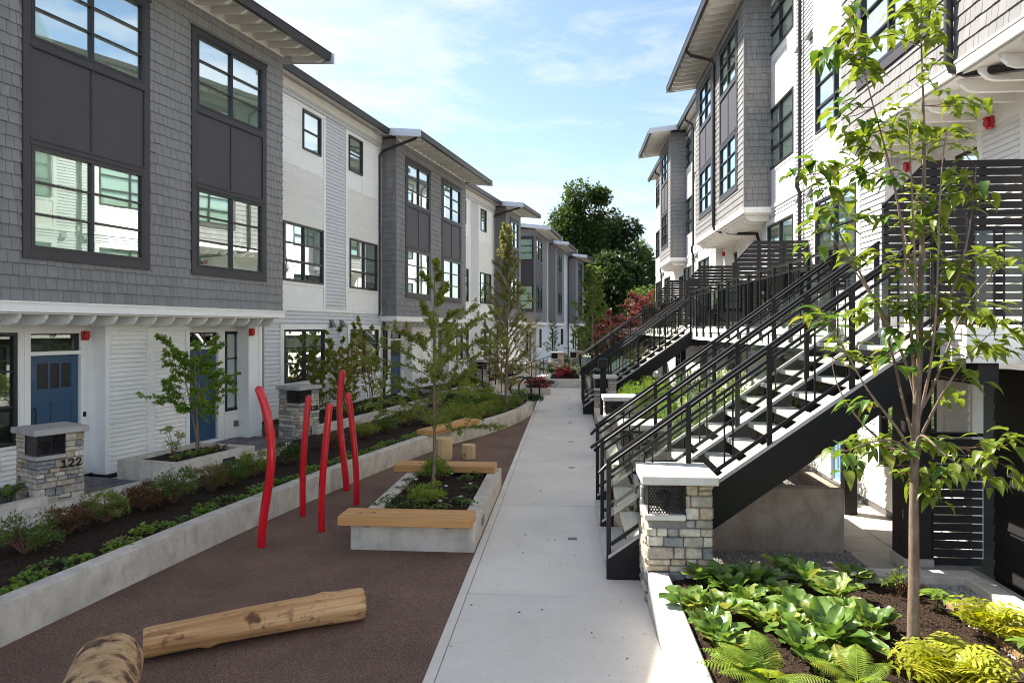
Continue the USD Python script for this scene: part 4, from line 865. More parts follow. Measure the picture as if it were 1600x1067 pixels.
def pillar(label, seed, loc, rotz, mirror=False, number=None, fine=True):
    """lantern box in the corner x low, y low (mirror: y high); local frame, foot at z = 0"""
    P = Thing('stone_pillar', label, 'stone pillar', loc, rotz, local=True); rng = random.Random(seed)
    W2, H, zl0, zl1 = 0.32, 1.29, 0.90, 1.20; sg = -1 if not mirror else 1
    sides = [Fr((-W2, -W2), (1, 0), (0, -1)), Fr((W2, -W2), (0, 1), (1, 0)), Fr((W2, W2), (-1, 0), (0, 1)), Fr((-W2, W2), (0, -1), (-1, 0))]
    # core: lower block, and above it the L-shaped back
    P.part('core', MB().box(WF, -W2 + 0.02, W2 - 0.02, -W2 + 0.02, W2 - 0.02, -0.1, zl0 - 0.05), 'mortar')
    lx1, ly = 0.06, (-W2, 0.06) if not mirror else (-0.06, W2)
    P.part('core', MB().box(WF, lx1 + 0.02, W2 - 0.02, -W2 + 0.02, W2 - 0.02, zl0 - 0.05, zl1 - 0.002), 'mortar')
    c = (0.06 + 0.02, W2 - 0.02) if not mirror else (-W2 + 0.02, -0.06 - 0.02)
    P.part('core', MB().box(WF, -W2 + 0.02, lx1 + 0.02, c[0], c[1], zl0 - 0.05, zl1 - 0.002), 'mortar')
    hs = []; z = -0.06
    while z < zl1 - 0.03:
        h = rng.choice((0.065, 0.085, 0.10, 0.12)); h = min(h, zl1 - 0.004 - z)
        if zl1 - z - h < 0.05: h = zl1 - 0.004 - z
        hs.append((z, z + h)); z += h
    for si, fr in enumerate(sides):
        for z0, z1 in hs:
            u, end = (-0.004 if si % 2 == 0 else 0.02), (2 * W2 + 0.004 if si % 2 == 0 else 2 * W2 - 0.02)
            while u < end - 0.01:
                w = rng.uniform(0.10, 0.27); w = end - u if end - u - w < 0.07 else w
                ua, ub, za, zb_ = u, u + w, z0, z1; u += w
                subs = [(za, zb_)] if (zb_ - za < 0.09 or rng.random() > 0.22) else [(za, (za + zb_) / 2), ((za + zb_) / 2, zb_)]
                for sa, sb in subs:
                    mid = (ua + ub) / 2; cut_box = None
                    if sb > zl0 - 0.06:      # leave the lantern corner open
                        lim = None
                        if si == 0 and not mirror or si == 2 and mirror:
                            lim = (lx1 + W2) if si == 0 else None
                            if si == 0: ua = max(ua, lim)
                            else: ub = min(ub, W2 - lx1)
                        if si == 3:
                            if not mirror: ub = min(ub, W2 - 0.06)
                            else: ua = max(ua, W2 - 0.06 + 0.0)
                            if mirror: ua = max(ua, 2 * W2 - (W2 - 0.06)) if False else ua
                        if ub - ua < 0.03: continue
                    pr = rng.uniform(0.004, 0.024); m = MB().cbox(fr, ua + 0.004, ub - 0.004, -0.03, pr, sa + 0.004, sb - 0.004, 0.010)
                    v = m.v[0]; v += (meshkit.noise(v * 38 + seed * 3.1, 2)[:, None] - 0.5) * 0.014
                    P.part('stone', m, f'ledge_stone_{rng.choices(range(6), (4, 3, 2, 4, 2, 2))[0]}')
    P.part('cap', MB().cbox(WF, -W2 - 0.055, W2 + 0.055, -W2 - 0.055, W2 + 0.055, zl1, H, 0.010), 'cap_concrete' if seed % 2 else 'grey_cap')
    P.part('lantern_ledge', MB().cbox(WF, -W2 - 0.03, lx1 - 0.002, (-W2 - 0.03) if not mirror else 0.0 - 0.058, 0.058 if not mirror else W2 + 0.03, zl0 - 0.055, zl0, 0.006), 'cap_concrete' if seed % 2 else 'grey_cap')
    lan = MB(); a, b = -W2 + 0.012, lx1 - 0.004
    y0, y1 = (-W2 + 0.012, 0.056) if not mirror else (-0.056, W2 - 0.012)
    face = Fr((0, y0 if not mirror else y1), (1, 0), (0, -1)); side_ = Fr((a, 0), (0, 1), (-1, 0))
    if fine: perforated(lan, face, a, b, 0, zl0 + 0.004, zl1 - 0.004); perforated(lan, side_, y0, y1, 0, zl0 + 0.004, zl1 - 0.004)
    else: lan.box(face, a, b, -0.004, 0, zl0 + 0.004, zl1 - 0.004).box(side_, y0, y1, -0.004, 0, zl0 + 0.004, zl1 - 0.004)
    lp = P.part('lantern_box', lan, 'metal_black')
    fb = MB()
    for (x, y) in ((a, y0 if not mirror else y1), (b - 0.012, y0 if not mirror else y1 - 0.0), (a, y1 if not mirror else y0)): fb.box(WF, x - 0.003, x + 0.012, y - 0.006, y + 0.009, zl0 + 0.002, zl1 - 0.002)
    P.part('lantern_frame', fb, 'metal_black', lp)
    P.part('lamp_globe', MB().tube([(-0.13, (y0 + y1) / 2, zl0 + 0.01), (-0.13, (y0 + y1) / 2, zl0 + 0.10), (-0.13, (y0 + y1) / 2, zl0 + 0.16), (-0.13, (y0 + y1) / 2, zl0 + 0.20)], [0.03, 0.075, 0.075, 0.03], 10), 'frame_black', lp, smooth=40)
    P.part('lantern_back', MB().box(WF, b - 0.002, b + 0.012, min(y0, y1) + 0.01, max(y0, y1) - 0.01, zl0 + 0.003, zl1 - 0.003), 'frame_black', lp)
    if number:
        fr, txt = sides[number[1]], number[0]
        tm = meshkit.text_mesh(txt, 0.115, 0.012, bold=True); v = np.array(tm.vertices); w = v[:, 0].max()
        u0 = 2 * W2 - 0.05 - w
        # the digits run left to right for someone facing the side
        P.part('house_number', (fr.pt(np.c_[u0 + v[:, 0], 0.026 + v[:, 2], 0.70 + v[:, 1]]), np.array(tm.faces)), 'metal_black')
    return P
PR = 'stone pillars with lantern boxes on the right of the path'
pillar('stone pillar with pale cap and perforated lantern box at the foot of the nearest staircase', 3, (1.115, 7.30, 0), 0.0)
P2 = pillar('stone pillar just beyond the far side of the nearest staircase, seen through its railing', 5, (1.16, 10.95, 0), 0.0)
copy(P2, (1.14, 15.2, 0), label='stone pillar on the right by the bright green shrub, beside the black post')
copy(P2, (1.18, 21.75, 0), label='stone pillar at the near foot of the second staircase, mostly behind the black post')
copy(P2, (1.2, 25.4, 0), label='stone pillar at the far side of the second staircase')
pl = pillar('stone pillar with grey cap and the number 122 in front of the nearest blue door', 4, (-7.72, 9.78, 0), 62.0, number=('122', 0))
pl2 = pillar('stone pillar numbered 128 behind the red poles', 8, (-6.30, 15.85, 0.12), 68.0, number=('128', 0))
copy(pl2, (-3.65, 28.6, 0.15), 72.0, label='stone pillar on the left beyond the slender columnar tree')
far1 = pillar('far stone pillar with dark lantern, left one of the pair at the end of the path', 10, (-0.55, 40.5, 0.1), -10.0, fine=False)
copy(far1, (0.55, 42.0, 0.1), -10.0, label='far stone pillar with dark lantern, right one of the pair at the end of the path')

T = Thing('post_light', 'square black post with a flat cap standing beside the path', 'post', (1.0, 19.6, 0))
T.part('shaft', MB().cbox(WF, 0.93, 1.09, 19.52, 19.68, -0.05, 1.62, 0.006), 'metal_black'); T.part('cap', MB().cbox(WF, 0.88, 1.14, 19.47, 19.73, 1.62, 1.90, 0.012), 'metal_black')

# ---------------------------------------------------------------- play area: planter, benches, poles, logs
PLX0, PLX1, PLY0, PLY1, PLZ = -2.69, -1.135, 8.42, 11.95, 0.33
T = Thing('box_planter', 'rectangular concrete planter holding a young tree, beside the path', 'planter', (-1.9, 8.42, 0))
for r in ((PLX0, PLX1, PLY0, PLY0 + 0.2), (PLX0, PLX1, PLY1 - 0.2, PLY1), (PLX0, PLX0 + 0.2, PLY0 + 0.202, PLY1 - 0.202), (PLX1 - 0.2, PLX1, PLY0 + 0.202, PLY1 - 0.202)):
    T.part('wall', MB().cbox(WF, *r, -0.05, PLZ, 0.012), 'concrete')
T.part('step_light', MB().cbox(WF, PLX1 + 0.001, PLX1 + 0.012, 9.15, 9.38, 0.12, 0.22, 0.004), 'vent_metal')
def bench(name, label, loc, rotz, L, W=0.44, nb=2, brackets=True):
    B = Thing(name, label, 'bench', loc, rotz, local=True)
    w = W / nb
    for i in range(nb): B.part('beam', MB().cbox(WF, -L / 2 + (0.004 if i else 0), L / 2 - (0.003 if i else 0), i * w + 0.004, (i + 1) * w - 0.004, 0, 0.115, 0.009), 'bench_timber')
    if brackets:
        for x in (-L * 0.30, L * 0.30): B.part('bracket', MB().prismv(WF, [(0.10, -0.003), (W - 0.02, -0.003), (W - 0.02, -0.012), (0.165, -0.012), (0.165, -0.06), (0.152, -0.06)], x - 0.03, x + 0.03), 'silver_metal')
    return B
bench('timber_bench', 'timber bench at the near end of the box planter, made of two thick beams', (-1.98, 8.27, PLZ + 0.003), 0, 1.66)
bench('timber_bench', 'timber bench across the far end of the box planter, behind the young tree', (-2.06, 11.45, PLZ + 0.003), 0, 1.72)
# bench on the curved wall
i0 = int(np.argmin(np.abs(CL[:, 1] - 16.25))); tdir = CL[i0 + 2] - CL[i0 - 2]; ang = math.degrees(math.atan2(tdir[1], tdir[0])); nrm = np.array([-tdir[1], tdir[0]]) / np.linalg.norm(tdir)
p = CL[i0] - nrm * 0.14
bench('timber_bench', 'timber bench resting on top of the curved concrete wall', (p[0], p[1], 0.373), ang, 2.25, 0.42)

def red_pole(label, pxb, Yb_pt, top_px, mids, r):
    base = np.array(Yb_pt); P = [base + (0, 0, -0.05)]
    for q in mids + [top_px]: P.append(atY(q[0], q[1], base[1] + (q[2] if len(q) > 2 else 0)))
    C = smooth_line(np.array(P), 26); C = np.vstack([C, C[-1] + (C[-1] - C[-2]) / np.linalg.norm(C[-1] - C[-2]) * r * 0.6, C[-1] + (C[-1] - C[-2]) / np.linalg.norm(C[-1] - C[-2]) * r * 0.95])
    rr = np.r_[np.full(26, r), r * 0.8, r * 0.25]
    single('red_pole', MB().tube(C, rr, 18), 'red_gloss', label, 'pole', 'curved red poles on the rubber surface', smooth=True)
red_pole('glossy red pole nearest the curved wall, bent over to the left at its top', 0, G(409, 854), (405, 609), [(416, 780), (424, 715), (420, 660)], 0.054)
red_pole('short glossy red pole nearly straight, second from the left', 0, G(474, 806), (482, 622), [(473, 750), (476, 690)], 0.046)
red_pole('short glossy red pole leaning right, standing in front of the tallest one', 0, G(503, 830), (515, 634), [(503, 770), (508, 700)], 0.046)
red_pole('tallest glossy red pole, bowed to the left', 0, G(542, 766), (535, 582), [(536, 710), (531, 650)], 0.054)
red_pole('glossy red pole farthest to the right, leaning left at its top', 0, G(557, 788), (544, 617), [(556, 730), (551, 670)], 0.048)

def log_mesh(L, r0, r1, seed, n=40, m=56, bend=0.02, ecc=0.05, knots=()):
    t = np.linspace(0, 1, m); a = np.linspace(0, 2 * np.pi, n, endpoint=False); V = []
    for tt in t:
        r = r0 + (r1 - r0) * tt
        rad = r * (1 + ecc * np.cos(2 * a + 1.0 + tt) + 0.07 * (meshkit.fbm(np.c_[np.cos(a) * 1.6, np.sin(a) * 1.6, np.full(n, tt * L * 1.1)], 3, seed) - 0.5) * 2)
        for kt, ka, kr, kh in knots: rad += kh * np.exp(-(((tt - kt) * L / kr) ** 2 + (np.angle(np.exp(1j * (a - ka))) * r / kr) ** 2))
        e = 1 - 0.05 * (max(0, 0.02 - tt) + max(0, tt - 0.98)) / 0.02
        V.append(np.c_[np.full(n, (tt - 0.5) * L), np.cos(a) * rad * e, np.sin(a) * rad * e + bend * math.sin(math.pi * tt)])
    V = np.vstack(V); F = [[i * n + j, i * n + (j + 1) % n, (i + 1) * n + (j + 1) % n, (i + 1) * n + j] for i in range(m - 1) for j in range(n)]
    mb = MB().add(V, F, True); cp = MB()
    for row, fl in ((0, True), (m - 1, False)):
        ring = V[row * n:(row + 1) * n]; cc = ring.mean(0); inner = cc + (ring - cc) * 0.5
        cp.add(np.vstack([ring, inner, cc]), [[j, (j + 1) % n, n + j] for j in range(n)] + [[(j + 1) % n, n + (j + 1) % n, n + j] for j in range(n)] + [[n + j, n + (j + 1) % n, 2 * n] for j in range(n)], not fl)
    return mb, cp
a_, b_ = G(222, 1038), G(560, 972); dv = b_ - a_; LL = np.linalg.norm(dv[:2])
T = Thing('log', 'long peeled pale log lying on the rubber surface', 'log', tuple((a_ + b_) / 2 + np.array([-0.02, 0.10, 0.132])), math.degrees(math.atan2(dv[1], dv[0])), local=True)
m, cpm = log_mesh(LL + 0.06, 0.126, 0.146, 4, knots=((0.27, 4.3, 0.05, 0.022), (0.62, 3.6, 0.05, 0.02), (0.8, 1.4, 0.06, 0.015), (0.45, 2.2, 0.05, 0.015)))
T.part('trunk', m, 'log_timber', smooth=50); T.part('sawn_end', cpm, 'stump_timber', smooth=30)
T = Thing('log', 'thick dark-stained log end lying in the bottom left corner beside the pale log', 'log', (-3.06, 4.24, 0.245), 118.0, local=True)
m, cpm = log_mesh(1.5, 0.265, 0.24, 9, ecc=0.03, bend=0.0)
T.part('trunk', m, 'barky_timber', smooth=50); T.part('sawn_end', cpm, 'stump_timber', smooth=30)
def stump(label, loc, r, h, seed):
    T = Thing('stump_seat', label, 'stump seat', loc, 0, local=True); m, c = log_mesh(h, r * 1.03, r, seed, 32, 16, 0.0, 0.02, ((0.5, 4.2, 0.06, 0.015),))
    rotm = lambda mb: (np.stack([mb.arrays()[0][:, 2], mb.arrays()[0][:, 1], mb.arrays()[0][:, 0] + h / 2], 1), mb.arrays()[1][:, ::-1])
    T.part('trunk', rotm(m), 'stump_timber', smooth=50); T.part('sawn_top', rotm(c), 'stump_timber', smooth=30)
stump('taller round timber stump seat beside the curved wall bench', G(692, 719) + np.array([0, 0.15, 0]), 0.175, 0.44, 3)
stump('lower round timber stump seat, the right one of the pair', G(731, 718) + np.array([0, 0.12, 0]), 0.145, 0.30, 5)

# ---------------------------------------------------------------- beds, patios, planters
back = np.array([(-8.4, -2.0), (-8.1, 4.0), (-7.55, 8.0), (-7.22, 9.58), (-6.86, 11.0), (-6.42, 12.8), (-6.0, 14.6), (-5.72, 15.3), (-5.25, 17.0), (-4.68, 20.3), (-4.05, 23.4), (-3.9, 24.6)])
rows = []
inner = offset(CL, 0.19)
for x, y in inner:
    rows.append(((max(np.interp(y, back[:, 1], back[:, 0]) - 0.1, x - (1.75 if y < 13 else 1.75 + 0.5 * (y - 13))), y), (x + 0.02, y)))
tin = offset(tip, 0.15)
for x, y in tin[2:8]: rows.append(((-4.1, y), (min(x, -1.35) + 0.0, y)))
_, LV = soil_sheet('planting_soil', rows, 0.30, 0.035, 1)
chips('bark_mulch', scatter_on(LV, 9000, 3, mask=lambda V: V[:, 1] > 4.5), 4, 0.020, 'mulch')
# patio of the nearest house
def patio(label, fr, u0, u1, v1, z, seed, v0=-0.90, fine=True):
    T = Thing('patio', label, 'patio', (*fr.pt([(u0, v1, 0)])[0][:2], 0), kind='structure')
    T.part('edge_wall', MB().cbox(fr, u0, u1, v1 - 0.18, v1, -0.1, z + 0.03, 0.012), 'concrete')
    T.part('bedding', MB().box(fr, u0, u1, v0, v1 - 0.182, -0.1, z - 0.012), 'mortar')
    it, rng = [], random.Random(seed); pu, pv = (0.225, 0.112) if fine else (0.45, 0.30); j = 0; v = v0 + 0.01
    while v + pv <= v1 - 0.17:
        u = u0 + 0.01 - (pu / 2 if j % 2 else 0)
        while u < u1 - 0.02:
            a, b = max(u, u0 + 0.005), min(u + pu - 0.008, u1 - 0.005)
            if b - a > 0.03: it.append((MB().cbox(fr, a, b, v, v + pv - 0.008, z - 0.05, z + rng.uniform(-0.004, 0.003), 0.005), 'paver_grey'))
            u += pu
        v += pv; j += 1
    T.pieces('paver', it, limit=280)
    return T
PB = B1.shift(6.87)                              # u = 0 at the far end of the nearest bay
patio('grey brick-paved patio in front of the nearest blue door', PB, -6.9, -4.82, 1.06, 0.205, 5)
patio('grey brick-paved patio in front of the second blue door, by pillar 128', PB, -2.85, -0.2, 1.06, 0.205, 6)
bk = np.array([r[0] for r in rows if r[0][1] < 15.0])
single('garden_kerb', ribbon(bk[::4], -0.1, 0.325, 0.10), 'concrete', 'thin concrete kerb along the house side of the curved bed', 'kerb', smooth=25)
single('house_walk', MB().prismz([(-9.5, 0), (-5.2, 0), (-5.2, 8), (-4.9, 12), (-4.7, 15.2), (-7.2, 15.2), (-9.5, 8)], -0.2, 0.035), 'patio_slab', kind='structure')
T = Thing('house_planter', 'concrete planter between the two nearest blue doors, holding a small maple', 'planter', (*PB.pt([(-4.78, 0.34, 0)])[0][:2], 0))
for a in ((-4.79, -2.88, 1.37, 1.55), (-4.79, -4.63, 0.25, 1.368), (-3.04, -2.88, 0.25, 1.368), (-4.628, -3.042, 0.25, 0.38)): T.part('wall', MB().cbox(PB, a[0], a[1], a[2], a[3], -0.1, 0.52, 0.012), 'concrete')
T.part('step_light', MB().cbox(PB, -3.75, -3.45, 1.551, 1.566, 0.33, 0.42, 0.004), 'frame_black')
q = PB.pt([(-4.62, 0.39, 0), (-4.62, 1.36, 0), (-3.05, 0.39, 0), (-3.05, 1.36, 0)])[:, :2]
_, HV = soil_sheet('planting_soil', [(q[0], q[1]), (q[2], q[3])], 0.46, 0.02, 2)
def low_wall(label, pts, z1, w=0.18, z0=-0.1, name='low_wall', mt='concrete'):
    L_ = np.array(pts, float)
    if len(L_) > 2: L_ = smooth_line(L_, len(L_) * 4)
    return single(name, ribbon(L_, z0, z1, w), mt, label, 'low wall', smooth=25)
w0 = PB.pt([(-9.8, 0.88, 0), (-6.5, 0.88, 0)])[:, :2]
low_wall('low concrete wall at the left edge, running up to pillar 122', w0, 0.34)
soil_sheet('planting_soil', [(PB.pt([(-9.8, -0.9, 0)])[0][:2], PB.pt([(-9.8, 0.7, 0)])[0][:2]), (PB.pt([(-6.92, -0.9, 0)])[0][:2], PB.pt([(-6.92, 0.7, 0)])[0][:2])], 0.29, 0.02, 3)
low_wall('long low concrete wall in front of the pale clapboard house, beyond pillar 128', [(-5.72, 15.55), (-5.30, 17.2), (-4.95, 19.0), (-4.62, 20.9), (-4.2, 23.0)], 0.50)
_, RV = soil_sheet('planting_soil', [(R1.pt([(-1.2, 0.02, 0)])[0][:2], (-5.92, 15.7)), (R1.pt([(0, 0.02, 0)])[0][:2], (-5.45, 17.3)), (R1.pt([(3.5, 0.02, 0)])[0][:2], (-4.8, 20.8)), (R1.pt([(5.9, 0.02, 0)])[0][:2], (-4.35, 23.1))], 0.44, 0.03, 4)
single('side_paving', MB().prismz([(-8.2, 24.7), (-1.25, 24.7), (-1.12, 28.0), (-1.12, 32.0), (0.2, 44.0), (-1.0, 62), (-9, 62)], -0.2, 0.05), 'patio_slab', kind='structure')
single('side_paving', MB().prismz([(0.9, 36.5), (4.6, 36.5), (6, 90), (0.3, 90)], -0.2, 0.03), 'patio_slab', kind='structure')
low_wall('low concrete wall in front of the third grey bay, past the columnar tree', [(-4.1, 25.2), (-3.3, 27.6), (-2.6, 30.5), (-1.9, 34.5)], 0.55)
low_wall('short pale wall beside the ramp in the far left background', [(-2.9, 36.0), (-2.2, 40.0), (-1.7, 43.5)], 0.75)
soil_sheet('planting_soil', [((-5.9, 25.2), (-4.28, 25.3)), ((-4.6, 29), (-3.1, 29)), ((-3.6, 34.4), (-2.08, 34.4))], 0.5, 0.03, 5)

def ring_planter(name, label, x0, x1, y0, y1, z, w, mt, seed, soilz, parts=None, mulch=0):
    T = Thing(name, label, 'planter', (x0, y0, 0))
    for i, r in enumerate(((x0, x1, y0, y0 + w), (x0, x1, y1 - w, y1), (x0, x0 + w, y0 + w + 0.002, y1 - w - 0.002), (x1 - w, x1, y0 + w + 0.002, y1 - w - 0.002))):
        T.part('wall', MB().cbox(WF, *r, -0.1, z, 0.012), mt)
    return soil_sheet('planting_soil', [((x0 + w - 0.01, y0 + w - 0.01), (x1 - w + 0.01, y0 + w - 0.01)), ((x0 + w - 0.01, y1 - w + 0.01), (x1 - w + 0.01, y1 - w + 0.01))], soilz, 0.025, seed)[1]
_, BV = soil_sheet('planting_soil', [((PLX0 + 0.19, PLY0 + 0.19), (PLX1 - 0.19, PLY0 + 0.19)), ((PLX0 + 0.19, PLY1 - 0.19), (PLX1 - 0.19, PLY1 - 0.19))], PLZ - 0.04, 0.025, 6)
chips('bark_mulch', scatter_on(BV, 1500, 7), 8, 0.018, 'mulch')
ring_planter('flower_planter', 'low concrete planter with red flowers beside the bike hoops', -1.85, -0.68, 28.3, 30.1, 0.30, 0.14, 'concrete', 7, 0.26)
ring_planter('flower_planter', 'low concrete planter closing the end of the path, with red and cream flowers', -0.95, 0.75, 32.0, 36.2, 0.42, 0.16, 'cap_concrete', 8, 0.36)
# right of the path
T = Thing('corner_planter', 'white-topped concrete planter full of big-leaved plants at the bottom right', 'planter', (0.8, 3.0, 0))
T.part('wall', MB().cbox(WF, 0.802, 1.005, 2.0, 6.96, -0.1, 0.33, 0.015), 'cap_concrete')
T.part('wall', MB().cbox(WF, 1.45, 4.02, 7.06, 7.26, -0.1, 0.33, 0.012), 'concrete')
T.part('wall', MB().cbox(WF, 3.86, 4.05, 2.0, 7.055, -0.1, 0.33, 0.012), 'concrete')
T.part('edging', MB().cbox(WF, 3.40, 3.425, 3.0, 6.95, 0.1, 0.295, 0.004), 'timber_post')
_, NV = soil_sheet('planting_soil', [((1.0, 3.0), (3.40, 3.0)), ((1.0, 7.06), (3.40, 7.06))], 0.255, 0.040, 9, fine=0.05)
chips('bark_mulch', scatter_on(NV, 9000, 9, jitter=0.04, mask=lambda V: V[:, 1] > 4.2), 10, 0.017, 'mulch')
_, GV = soil_sheet('gravel_bed', [((3.42, 3.0), (3.87, 3.0)), ((3.42, 7.06), (3.87, 7.06))], 0.245, 0.01, 10, 'mortar')
chips('gravel', scatter_on(GV, 2200, 11, mask=lambda V: V[:, 1] > 4.5), 12, 0.022, 'pebble', 0.75)
_, GV = soil_sheet('gravel_bed', [((0.85, 7.7), (3.38, 7.27)), ((0.85, 8.66), (3.38, 8.66))], 0.02, 0.012, 11, 'mortar')
chips('gravel', scatter_on(GV, 4200, 13, jitter=0.06, mask=lambda V: V[:, 0] > 1.4), 14, 0.020, 'pebble', 0.75)
T = Thing('stair_planter', 'tall brown-grey concrete planter under the nearest staircase', 'planter', (1.2, 8.69, 0))
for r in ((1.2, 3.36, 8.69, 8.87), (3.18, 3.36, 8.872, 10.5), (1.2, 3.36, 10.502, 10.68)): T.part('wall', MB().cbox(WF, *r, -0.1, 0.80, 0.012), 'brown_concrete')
_, SV = soil_sheet('gravel_bed', [((1.2, 8.86), (3.2, 8.86)), ((1.2, 10.51), (3.2, 10.51))], 0.70, 0.01, 12, 'mortar')
chips('gravel', scatter_on(SV, 2500, 15), 16, 0.02, 'pebble', 0.75)
T = Thing('garden_paving', 'large pale paving slabs in front of the garden flat', 'paving', (3.4, 7.3, 0), kind='structure')
it = []
for i in range(2):
    for j in range(14): it.append((MB().cbox(WF, 3.43 + i * 0.61, 3.43 + i * 0.61 + 0.602, 7.29 + j * 0.61 - 0.3 * (i % 2) + 0.3, 7.29 + j * 0.61 - 0.3 * (i % 2) + 0.902, -0.06, 0.012, 0.005), 'patio_slab'))
T.pieces('slab', it)
T.part('bed', MB().box(WF, 3.42, 4.64, 7.28, 16.2, -0.1, -0.008), 'mortar')
low_wall('low concrete wall along the right of the path between the first and second staircases', [(1.0, 21.25), (1.0, 11.35)], 0.33, -0.18)
_, MV = soil_sheet('planting_soil', [((0.97, 11.3), (3.4, 10.8)), ((0.97, 22.0), (3.9, 22.0))], 0.27, 0.03, 13)
low_wall('low concrete wall on the right of the path beyond the second staircase', [(1.1, 36.0), (1.1, 25.9)], 0.33, -0.18)
soil_sheet('planting_soil', [((1.1, 25.2), (4.5, 25.2)), ((1.1, 36.0), (4.5, 36.0))], 0.27, 0.03, 14)
T = Thing('bike_rack', 'two black bent-tube bike hoops beside the red-flowered planter', 'bike rack', (-1.7, 28.0, 0))
for k, (x, y) in enumerate(((-2.30, 28.2), (-1.95, 28.0))):
    a = np.linspace(0, math.pi, 15); P = [(x, y, 0)] + [(x + 0.42 - 0.42 * math.cos(t), y - 0.05 * math.sin(t), 0.35 + 0.42 * math.sin(t)) for t in a] + [(x + 0.84, y, 0)]
    T.part('hoop', MB().tube(P, 0.035, 8), 'metal_black', smooth=40)
def fence_rail(label, a, b, n, h=1.0, z=0.05):
    T = Thing('handrail_run', label, 'railing', (*a, z)); a, b = np.array([*a, z]), np.array([*b, z])
    T.part('top_rail', MB().bar(a + (0, 0, h), b + (0, 0, h), 0.045, 0.04), 'metal_black')
    for t in np.linspace(0.02, 0.98, n): p = a + (b - a) * t; T.part('post', MB().bar(p - (0, 0, 0.1), p + (0, 0, h - 0.02), 0.04, 0.04), 'metal_black')
fence_rail('low black railing on the left behind the columnar tree', (-3.55, 26.4), (-2.4, 31.0), 7, 0.8, 0.5)
fence_rail('low black railing by the ramp in the far left background', (-2.0, 34.0), (-1.2, 42.5), 6, 0.95)

# ---------------------------------------------------------------- plants
def frame_of(d, up):
    d = d / np.linalg.norm(d); s = np.cross(up, d); n = np.linalg.norm(s); s = s / n if n > 1e-6 else np.array([1.0, 0, 0]); return np.stack([d, s, np.cross(d, s)])
def leaf_mesh(L, W, droop=0.25, fold=0.25, shape='ovate', ns=6, nw=2, wave=0.0, rng=None):
    """a leaf along +x, its face up (+z); nw strips each side of the midrib"""
    t = np.linspace(0, 1, ns + 1)
    if shape == 'ovate': w = np.sin(np.pi * np.clip(t, 0, 1) ** 0.72) ** 0.9 * (1 - 0.25 * t)
    elif shape == 'round': w = np.sin(np.pi * np.clip(t * 0.93 + 0.03, 0, 1) ** 1.0) ** 0.5
    else: w = np.sin(np.pi * t ** 0.85)
    w = w / w.max(); w[0] = 0.06; w[-1] = 0.02 if shape != 'round' else 0.5
    V, k = [], 2 * nw + 1; ph = rng.uniform(0, 6) if rng else 0
    for i, tt in enumerate(t):
        for j in range(-nw, nw + 1):
            s = j / nw; y = s * w[i] * W / 2
            z = -droop * L * tt ** 2 + fold * abs(y) * (1 if shape != 'round' else (0.4 + abs(s))) + wave * L * math.sin(tt * 9 + ph + (2 if j > 0 else 0)) * abs(s) ** 2
            V.append((tt * L * (1 - 0.12 * droop), y, z))
    F = [[i * k + j, (i + 1) * k + j, (i + 1) * k + j + 1, i * k + j + 1] for i in range(ns) for j in range(k - 1)]
    return np.array(V), np.array(F)
def put(V, pos, d, up=np.array([0, 0, 1.0])): return V @ frame_of(d, up) + pos
def leaf_cloud(P, D, size, rng, ratio=0.55, droop=0.3, up=None):
    """small folded leaves at the points P pointing along D (n x 3)"""
    n = len(P); D = D / np.maximum(np.linalg.norm(D, axis=1, keepdims=True), 1e-9)
    U = np.array([0, 0, 1.0]) + rng.normal(0, 0.45, (n, 3)); S = np.cross(U, D); S /= np.maximum(np.linalg.norm(S, axis=1, keepdims=True), 1e-9); N = np.cross(D, S)
    L = size * rng.uniform(0.65, 1.2, (n, 1)); W = L * ratio
    v = np.stack([P, P + D * L * 0.45 + S * W / 2 + N * L * 0.06, P + D * L - N * L * droop * 0.5, P + D * L * 0.45 - S * W / 2 + N * L * 0.06], 1)
    F = (np.array([[0, 1, 2], [0, 2, 3]])[None] + 4 * np.arange(n)[:, None, None]).reshape(-1, 3)
    return v.reshape(-1, 3), F
def rand_dirs(rng, n, zbias=0.0):
    d = rng.normal(0, 1, (n, 3)); d[:, 2] = d[:, 2] * 0.6 + zbias; return d / np.linalg.norm(d, axis=1, keepdims=True)
def along(path, t):
    path = np.asarray(path); s = np.linspace(0, 1, len(path)); return np.stack([np.interp(t, s, path[:, i]) for i in range(3)], -1)
